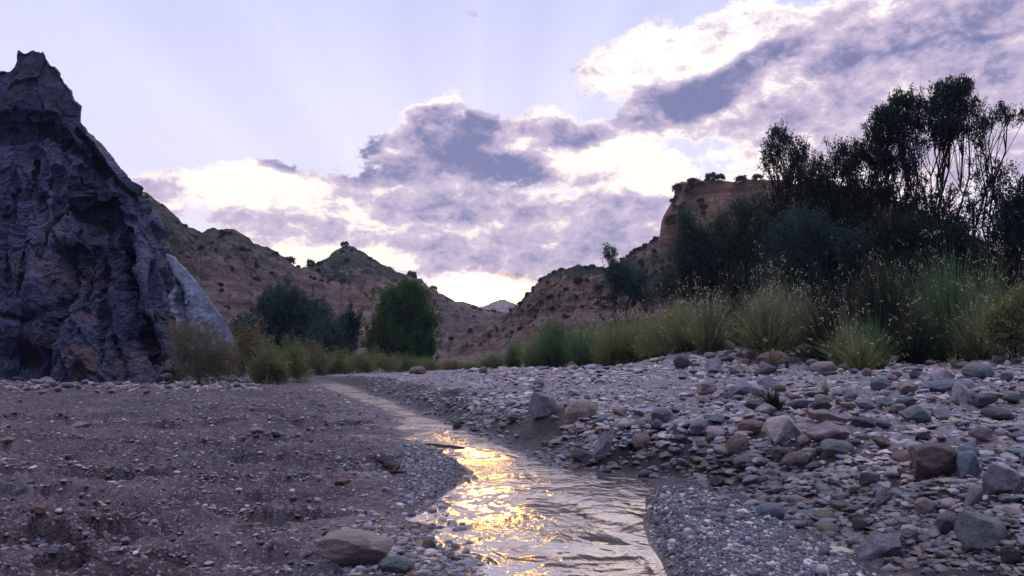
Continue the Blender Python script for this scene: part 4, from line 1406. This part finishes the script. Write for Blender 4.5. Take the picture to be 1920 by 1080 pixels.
def rock(p, w, h, dpt, colour, seed, tilt=0.0, sink=0.25, rot=None, mi=None):
    rng = np.random.default_rng(seed)
    o = link('rock', ROCK_MESH[rng.integers(12) if mi is None else mi], None, (p[0], p[1], p[2] + h * (0.5 - sink)))
    o.scale = (w / 2, dpt / 2, h / 2)
    o.rotation_euler = (rng.uniform(-.15, .15), tilt, rng.uniform(-.5, .5) if rot is None else rot)
    c = np.array(PAL[colour]) * rng.uniform(0.88, 1.12)
    fd = p[0] - float(foot(np.array([min(p[1], Y_END)]))[0])
    if seed >= 2000 and -0.3 < fd < 0.35:
        c = c * 0.6
    o.color = (*c, 1)
    placed.append((p[0], p[1], w / 2))
    return o


HERO = [  # px, bottom py, width px, height px, colour, tilt, shape, label
    (652, 1072, 150, 58, 'tan', .05, 5, 'long tan boulder in the wet gravel at the near left of the stream'),
    (1016, 790, 54, 48, 'grey', .1, 1, 'pale grey upright boulder on the bank crest left of the slanting olive one'),
    (1090, 792, 66, 38, 'tan', -.45, 8, 'slanting olive tan boulder next to the pale grey upright one'),
    (1133, 876, 34, 58, 'grey', .35, 2, 'grey tilted stone standing at the water edge'),
    (1100, 872, 60, 22, 'dark', .1, 3, 'dark wet slab lying at the foot of the tilted grey stone'),
    (1205, 845, 38, 26, 'tan', 0, 9, 'round tan stone in the bank face right of the tilted grey stone'),
    (1472, 834, 86, 50, 'cream', .05, 4, 'cream pyramid shaped boulder on the bank crest'),
    (1388, 860, 44, 36, 'brown', .1, 9, 'brown rounded stone left below the cream pyramid boulder'),
    (1412, 822, 50, 26, 'rusty', -.1, 5, 'rusty red stone touching the left side of the cream pyramid boulder'),
    (1568, 828, 100, 34, 'pink', .1, 6, 'flat pinkish slab right of the cream pyramid boulder'),
    (1555, 800, 80, 26, 'tan', .2, 0, 'tan slab leaning behind the flat pinkish slab'),
    (1575, 858, 64, 24, 'greenish', -.1, 8, 'grey green stone below the flat pinkish slab'),
    (1765, 900, 118, 62, 'brown', .1, 5, 'largest brown boulder, half sunk in mud at the bank crest'),
    (1822, 898, 56, 52, 'blue grey', .2, 4, 'blue grey boulder leaning on the largest brown one'),
    (1720, 872, 36, 28, 'blue grey', -.2, 2, 'small slate blue stone at the left end of the largest brown boulder'),
    (1852, 1040, 92, 66, 'greenish', .15, 1, 'angular teal grey boulder low in the right corner'),
    (1668, 1052, 104, 48, 'grey', -.15, 6, 'grey slab with ridged top beside the end of the gravel bar'),
    (1790, 734, 92, 24, 'blue grey', -.06, 10, 'long smooth blue grey stone on the upper bank'),
    (1842, 716, 64, 28, 'greenish', 0, 9, 'olive grey rounded rock behind the long blue grey stone'),
    (1808, 760, 34, 40, 'pale', .2, 3, 'pale upright stone in front of the long blue grey one'),
    (1772, 718, 56, 28, 'pale', -.2, 4, 'pale stone touching the back of the long blue grey one'),
    (1720, 800, 66, 30, 'greenish', .1, 7, 'flat grey green stone in the middle of the upper bank'),
    (1656, 736, 40, 20, 'blue grey', 0, 8, 'dark teal stone on the upper bank below the yellow green tussock'),
    (1548, 702, 56, 22, 'pink', 0, 9, 'low pinkish stone left of the yellow green tussock'),
    (1455, 690, 62, 28, 'brown', 0, 10, 'dark brown rock at the foot of the big seeding tussock'),
    (1280, 696, 34, 22, 'dark', 0, 8, 'dark grey round rock below the domed tussock'),
    (1396, 745, 60, 22, 'blue grey', -.2, 2, 'bluish slab lying left of the dry root mat'),
    (1888, 930, 64, 48, 'grey', .2, 1, 'grey brown boulder cut by the right edge of the view'),
    (1832, 955, 38, 46, 'pink', .4, 4, 'pinkish wedge shaped stone under the grey brown boulder'),
    (1450, 975, 52, 26, 'blue grey', 0, 9, 'smooth blue grey cobble beside the gravel bar'),
    (1740, 968, 40, 26, 'pink', .1, 8, 'light pinkish brown cobble in the lower bank face'),
    (1662, 955, 34, 34, 'grey', .4, 2, 'grey wedge stone upright in the lower bank face'),
    (1440, 905, 44, 22, 'grey', .2, 7, 'grey oval cobble in the bank face under the cream pyramid boulder'),
    (1712, 1020, 44, 26, 'cream', 0, 5, 'small cream stone above the grey ridged slab'),
    (856, 806, 18, 12, 'dark', 0, 8, 'small dark wet stone at the right edge of the golden water'),
    (782, 704, 34, 14, 'brown', 0, 9, 'brown boulder among the bushes in the far middle'),
    (906, 703, 18, 12, 'rusty', 0, 9, 'reddish stone at the far tip of the stony bank'),
    (740, 1078, 70, 26, 'greenish', 0, 8, 'dark greenish stone behind the right end of the long tan boulder'),
    (802, 1035, 34, 22, 'brown', 0, 4, 'brown stone in the shallows right of the long tan boulder'),
    (640, 915, 32, 12, 'rusty', 0, 6, 'reddish stone in the wet hollow left of the left sand spit'),
    (68, 985, 34, 13, 'rusty', 0, 3, 'reddish cobble at the far left of the mud flat'),
    (145, 805, 40, 12, 'tan', 0, 6, 'flat tan stone on the mud flat near the left edge'),
    (1905, 1060, 50, 30, 'dark', 0, 3, 'dark stone in the right corner beside the teal grey boulder'),
    (1620, 1000, 40, 22, 'dark', .1, 3, 'dark wet cobble above the grey ridged slab'),
    (1350, 915, 36, 18, 'dark', .1, 2, 'dark flat stone at the head of the gravel bar'),
]


def hero_rocks():
    for i, (px, py, w, h, c, tilt, mi, lab) in enumerate(HERO):
        p = hit(px, py - 3)
        if p is None:
            continue
        k = p[1] / F
        o = rock(p + np.array([0, w * k * 0.25, 0]), w * k, h * k * 1.35, w * k * 0.75, c, 500 + i, tilt, 0.26, mi=mi)
        o.location.z = hgt(o.location.x, o.location.y) * 0.5 + p[2] * 0.5 + h * k * 1.35 * 0.26
        tag(o, lab, 'rock')


hero_rocks()


def free(x, y, r, f=0.8):
    for a, b, c in placed:
        if (a - x) ** 2 + (b - y) ** 2 < (f * (r + c)) ** 2:
            return False
    return True


def zone_of(px, py, p):
    x, y = p[0], p[1]
    f = x - float(foot(np.array([y]))[0])
    if x < float(edge_l(np.array([min(y, Y_END)]))[0]) and y < Y_END:
        return 'scattered at the foot of the dark cliff' if y > 11 else ('on the near mud flat' if y < 4.2 else 'on the middle of the mud flat')
    if y > 13:
        return 'on the far end of the stony bank'
    if f < 0.65:
        return 'in the bank face beside the gravel bar' if y < 3.4 else 'in the bank face above the stream'
    return 'on the near crest of the stony bank' if y < 6 else 'on the upper slope below the tussocks'


def more_rocks():
    rng = np.random.default_rng(77)
    want = [  # region in the picture, count, width range px
        ((1300, 640, 1930, 760), 85, (22, 52)), ((1150, 740, 1930, 860), 60, (22, 58)), ((1380, 860, 1930, 1080), 62, (20, 62)), ((880, 720, 1400, 900), 34, (14, 34)),
        ((0, 712, 420, 740), 18, (14, 34)), ((0, 760, 640, 1075), 26, (12, 30)), ((640, 960, 900, 1078), 14, (12, 30)),
    ]
    n = 0
    for (x0, y0, x1, y1), cnt, (w0, w1) in want:
        k = tries = 0
        while k < cnt and tries < cnt * 30:
            tries += 1
            px, py = rng.uniform(x0, x1), rng.uniform(y0, y1)
            p = hit(px, py)
            if p is None or p[1] > 30 or p[2] < 0.003:
                continue
            wpx = w0 + (w1 - w0) * rng.uniform() ** 2.2
            w = wpx * p[1] / F
            if p[0] < 1.0 and float(poly_mask(np.array([p[0]]), np.array([p[1]]), BAR_R, .02)[0]) > .2:
                continue
            if not free(p[0], p[1], w / 2):
                continue
            mud = p[0] < float(edge_l(np.array([min(p[1], Y_END)]))[0])
            pr = [.2, .14, .14, .14, .08, .08, .08, .08, .03, .03] if not mud else [.2, .1, .06, .2, .12, .08, .04, .12, .06, .02]
            c = PALK[rng.choice(len(PALK), p=np.array(pr) / sum(pr))]
            asp = rng.uniform(.3, .72)
            o = rock(p, w, w * asp, w * rng.uniform(.65, 1.0), c, 2000 + n, rng.normal() * .16, 0.22, rng.uniform(0, 3))
            size = 'large' if wpx > w0 + .55 * (w1 - w0) else ('middling' if wpx > w0 + .18 * (w1 - w0) else 'small')
            shape = 'flat' if asp < .44 else ('chunky' if asp > .60 else 'rounded')
            lab = f'{size} {shape} {c} stone {zone_of(px, py, p)}'
            tag(o, lab, 'rock', lab.replace(' stone ', ' stones '))
            n += 1
            k += 1


more_rocks()


def scatter(name, regions, seed, colours, weights, shapes, flat=(0.4, 0.9), keep=None, label=None):
    """loose stones past counting: one object"""
    rng = np.random.default_rng(seed)
    xs, ys, ws = [], [], []
    for (x0, y0, x1, y1, cnt, w0, w1) in regions:
        px, py = rng.uniform(x0, x1, cnt * 3), rng.uniform(y0, y1, cnt * 3)
        # march all rays together
        d = np.stack([ray(a, b) for a, b in zip(px, py)])
        d = d / d[:, 1:2]
        lo = np.full(len(px), 0.7)
        Yh = np.full(len(px), np.nan)
        for Yv in np.geomspace(0.8, 40, 260):
            z = CAM_H + d[:, 2] * Yv
            todo = np.isnan(Yh)
            if not todo.any():
                break
            hh = H(d[todo, 0] * Yv, np.full(todo.sum(), Yv), detail=False)
            g_ = z[todo] < hh
            idx = np.where(todo)[0][g_]
            Yh[idx] = Yv
        ok = ~np.isnan(Yh)
        Yv = Yh[ok] * rng.uniform(0.985, 1.015, ok.sum())
        X = d[ok, 0] * Yv
        w = (w0 + (w1 - w0) * rng.uniform(size=len(X)) ** 2.5) * Yv / F
        if keep is not None:
            m = keep(X, Yv, rng)
            X, Yv, w = X[m], Yv[m], w[m]
        X, Yv, w = X[:cnt], Yv[:cnt], w[:cnt]
        xs.append(X); ys.append(Yv); ws.append(w)
    X, Yv, w = map(np.concatenate, (xs, ys, ws))
    z = H(X, Yv)
    n = len(X)
    nsh = len(shapes)
    which = rng.integers(0, nsh, n)
    ang = rng.uniform(0, 6.28, n)
    fl = rng.uniform(*flat, n)
    tilt = rng.normal(0, .2, n)
    w = w * np.where(rng.uniform(size=n) < .15, 1.35, 1.0)
    ci = rng.choice(len(colours), size=n, p=np.array(weights) / sum(weights))
    cols = np.array([PAL[c] for c in colours])[ci] * rng.uniform(.75, 1.2, (n, 1))
    wetd = np.minimum(np.where(X > edge_r(np.clip(Yv, .5, Y_END)), X - foot(np.clip(Yv, .5, Y_END)), 9), 9)
    if name == 'bank_gravel':
        cols = cols * (1 - 0.55 * sstep(wetd, 0.48, 0.18))[:, None]
    faces1 = {42: ICO1[1], 162: ICO2[1]}[len(shapes[0])]
    nv = len(shapes[0])
    V = np.stack(shapes)[which]                                    # n, nv, 3
    V = V * np.stack([w / 2, w / 2 * rng.uniform(.6, 1, n), w / 2 * fl], 1)[:, None, :]
    c, s = np.cos(ang)[:, None], np.sin(ang)[:, None]
    x, y, zz = V[..., 0], V[..., 1], V[..., 2]
    x, zz = x * np.cos(tilt)[:, None] + zz * np.sin(tilt)[:, None], -x * np.sin(tilt)[:, None] + zz * np.cos(tilt)[:, None]
    V = np.stack([x * c - y * s + X[:, None], x * s + y * c + Yv[:, None], zz + (z + w * fl * rng.uniform(-0.22, 0.16, n))[:, None]], -1)
    Fc = (faces1[None] + (np.arange(n) * nv)[:, None, None]).reshape(-1, 3)
    A = np.concatenate([np.repeat(cols, nv, 0), np.ones((n * nv, 1))], 1)
    me = mesh(name, V.reshape(-1, 3), Fc, M['gravel'], True, {'stone': A})
    o = link(name, me)
    return tag(o, kind='stuff')


def keep_bank(X, Y, rng):
    f = X - foot(np.clip(Y, .5, Y_END))
    l = edge_l(np.clip(Y, .5, Y_END)) - X
    n = fbm(X * 1.6, Y * 1.6, 55, 3)
    u = rng.uniform(-.5, .5, len(X))
    gap = np.where(f < 0.45, n + u > -0.08, n + u > -0.30)
    return ((f > -0.03) & (l < 0) & gap) | (Y > Y_END)


def keep_mud(X, Y, rng):
    l = edge_l(np.clip(Y, .5, Y_END)) - X
    n = fbm(X * 0.9, Y * 1.6, 31, 3)
    return (l > -0.10) & (Y < Y_END + 1) & (n + rng.uniform(-.5, .5, len(X)) > -0.05) & (poly_mask(X, Y, BAR_L, .02) < .3)


scatter('bank_gravel', [(880, 690, 1930, 800, 6500, 6, 24), (900, 640, 1930, 720, 4500, 5, 20), (1000, 790, 1930, 1080, 3600, 7, 34), (690, 695, 1100, 760, 2600, 4, 12), (800, 740, 1250, 880, 2200, 4, 18), (1400, 860, 2000, 1090, 1500, 10, 38), (1930, 650, 3000, 1090, 6000, 8, 34)],
        301, PALK, [.22, .12, .16, .14, .08, .12, .08, .06, .02, .03], SMALL2, keep=keep_bank, flat=(0.2, 0.55))
scatter('mud_pebbles', [(-20, 715, 760, 800, 4500, 2.5, 9), (-20, 790, 860, 900, 3600, 3, 11), (-20, 880, 900, 1090, 2600, 3.5, 17), (0, 706, 480, 732, 2000, 4, 22), (640, 930, 960, 1085, 1300, 5, 24)],
        302, PALK, [.18, .12, .05, .14, .18, .07, .06, .26, .04, .03], SMALL, keep=keep_mud, flat=(0.25, 0.65))
scatter('sand_bar_gravel', [(1200, 915, 1700, 1085, 9000, 3.5, 13), (1200, 915, 1750, 1090, 500, 8, 26), (740, 835, 885, 960, 2500, 3, 8)],
        303, ['dark', 'pale', 'grey', 'blue grey', 'cream', 'pink'], [.70, .08, .08, .10, .02, .02], SMALL, keep=lambda X, Y, rng: (poly_mask(X, Y, BAR_R, .12) > rng.uniform(.02, .6, len(X))) | (poly_mask(X, Y, BAR_L, .10) > rng.uniform(.02, .6, len(X))), flat=(0.4, 0.9))


# ------------------------------------------------------------------ driftwood
def stick(name, label, a, b, r, seed, flat=1.0):
    rng = np.random.default_rng(seed)
    a, b = np.asarray(a, float), np.asarray(b, float)
    t = np.linspace(0, 1, 10)[:, None]
    p = a + (b - a) * t + rng.normal(size=(10, 3)) * np.array([.02, .02, .012 * flat]) * np.linalg.norm(b - a)
    V, Fc = tubes([p], [r * np.array([.35, .8, 1, 1.05, .95, 1, .85, .75, .6, .25])], 8)
    o = link(name, mesh(name, V, Fc, M['wood']))
    return tag(o, label, 'driftwood')


def sticks():
    a, b = hit(708, 868), hit(760, 892)
    stick('driftwood_stick', 'dark driftwood stick lying on the left spit of sand beside the stream', a + [0, 0, .02], b + [0, 0, .012], 0.016, 1)
    a, b = on_plane(796, 836, -.006), on_plane(880, 843, -.006)
    stick('driftwood_stick', 'dark sodden branch lying across the golden water', a, b, 0.020, 2, flat=.2)
    # dry root mat on the upper bank
    p = hit(1450, 762)
    tussock('root_mat', 'dark dry root mat lying on the upper bank behind the cream boulder', p, .12, 1.1, 420, 'blade_dark', 190, 0, cat='root mat', w=0.003)


sticks()


# ------------------------------------------------------------------ the air
def haze():
    m = bpy.data.materials.new('haze')
    m.use_nodes = True
    g = NT(m.node_tree)
    out = g.n('ShaderNodeOutputMaterial')
    v = g.n('ShaderNodeVolumePrincipled', {'Color': (0.60, 0.74, 1.0, 1), 'Density': 0.0005, 'Anisotropy': 0.35})
    g.t.links.new(v.outputs[0], out.inputs['Volume'])
    x0, x1, y0, y1, z0, z1 = -420, 420, -60, 460, -1.4, 75
    V = np.array([(x, y, z) for x in (x0, x1) for y in (y0, y1) for z in (z0, z1)], float)
    Fc = np.array([(0, 1, 3, 2), (4, 6, 7, 5), (0, 4, 5, 1), (2, 3, 7, 6), (0, 2, 6, 4), (1, 5, 7, 3)])
    tag(link('haze', mesh('haze', V, Fc, m, False)), kind='stuff')


haze()
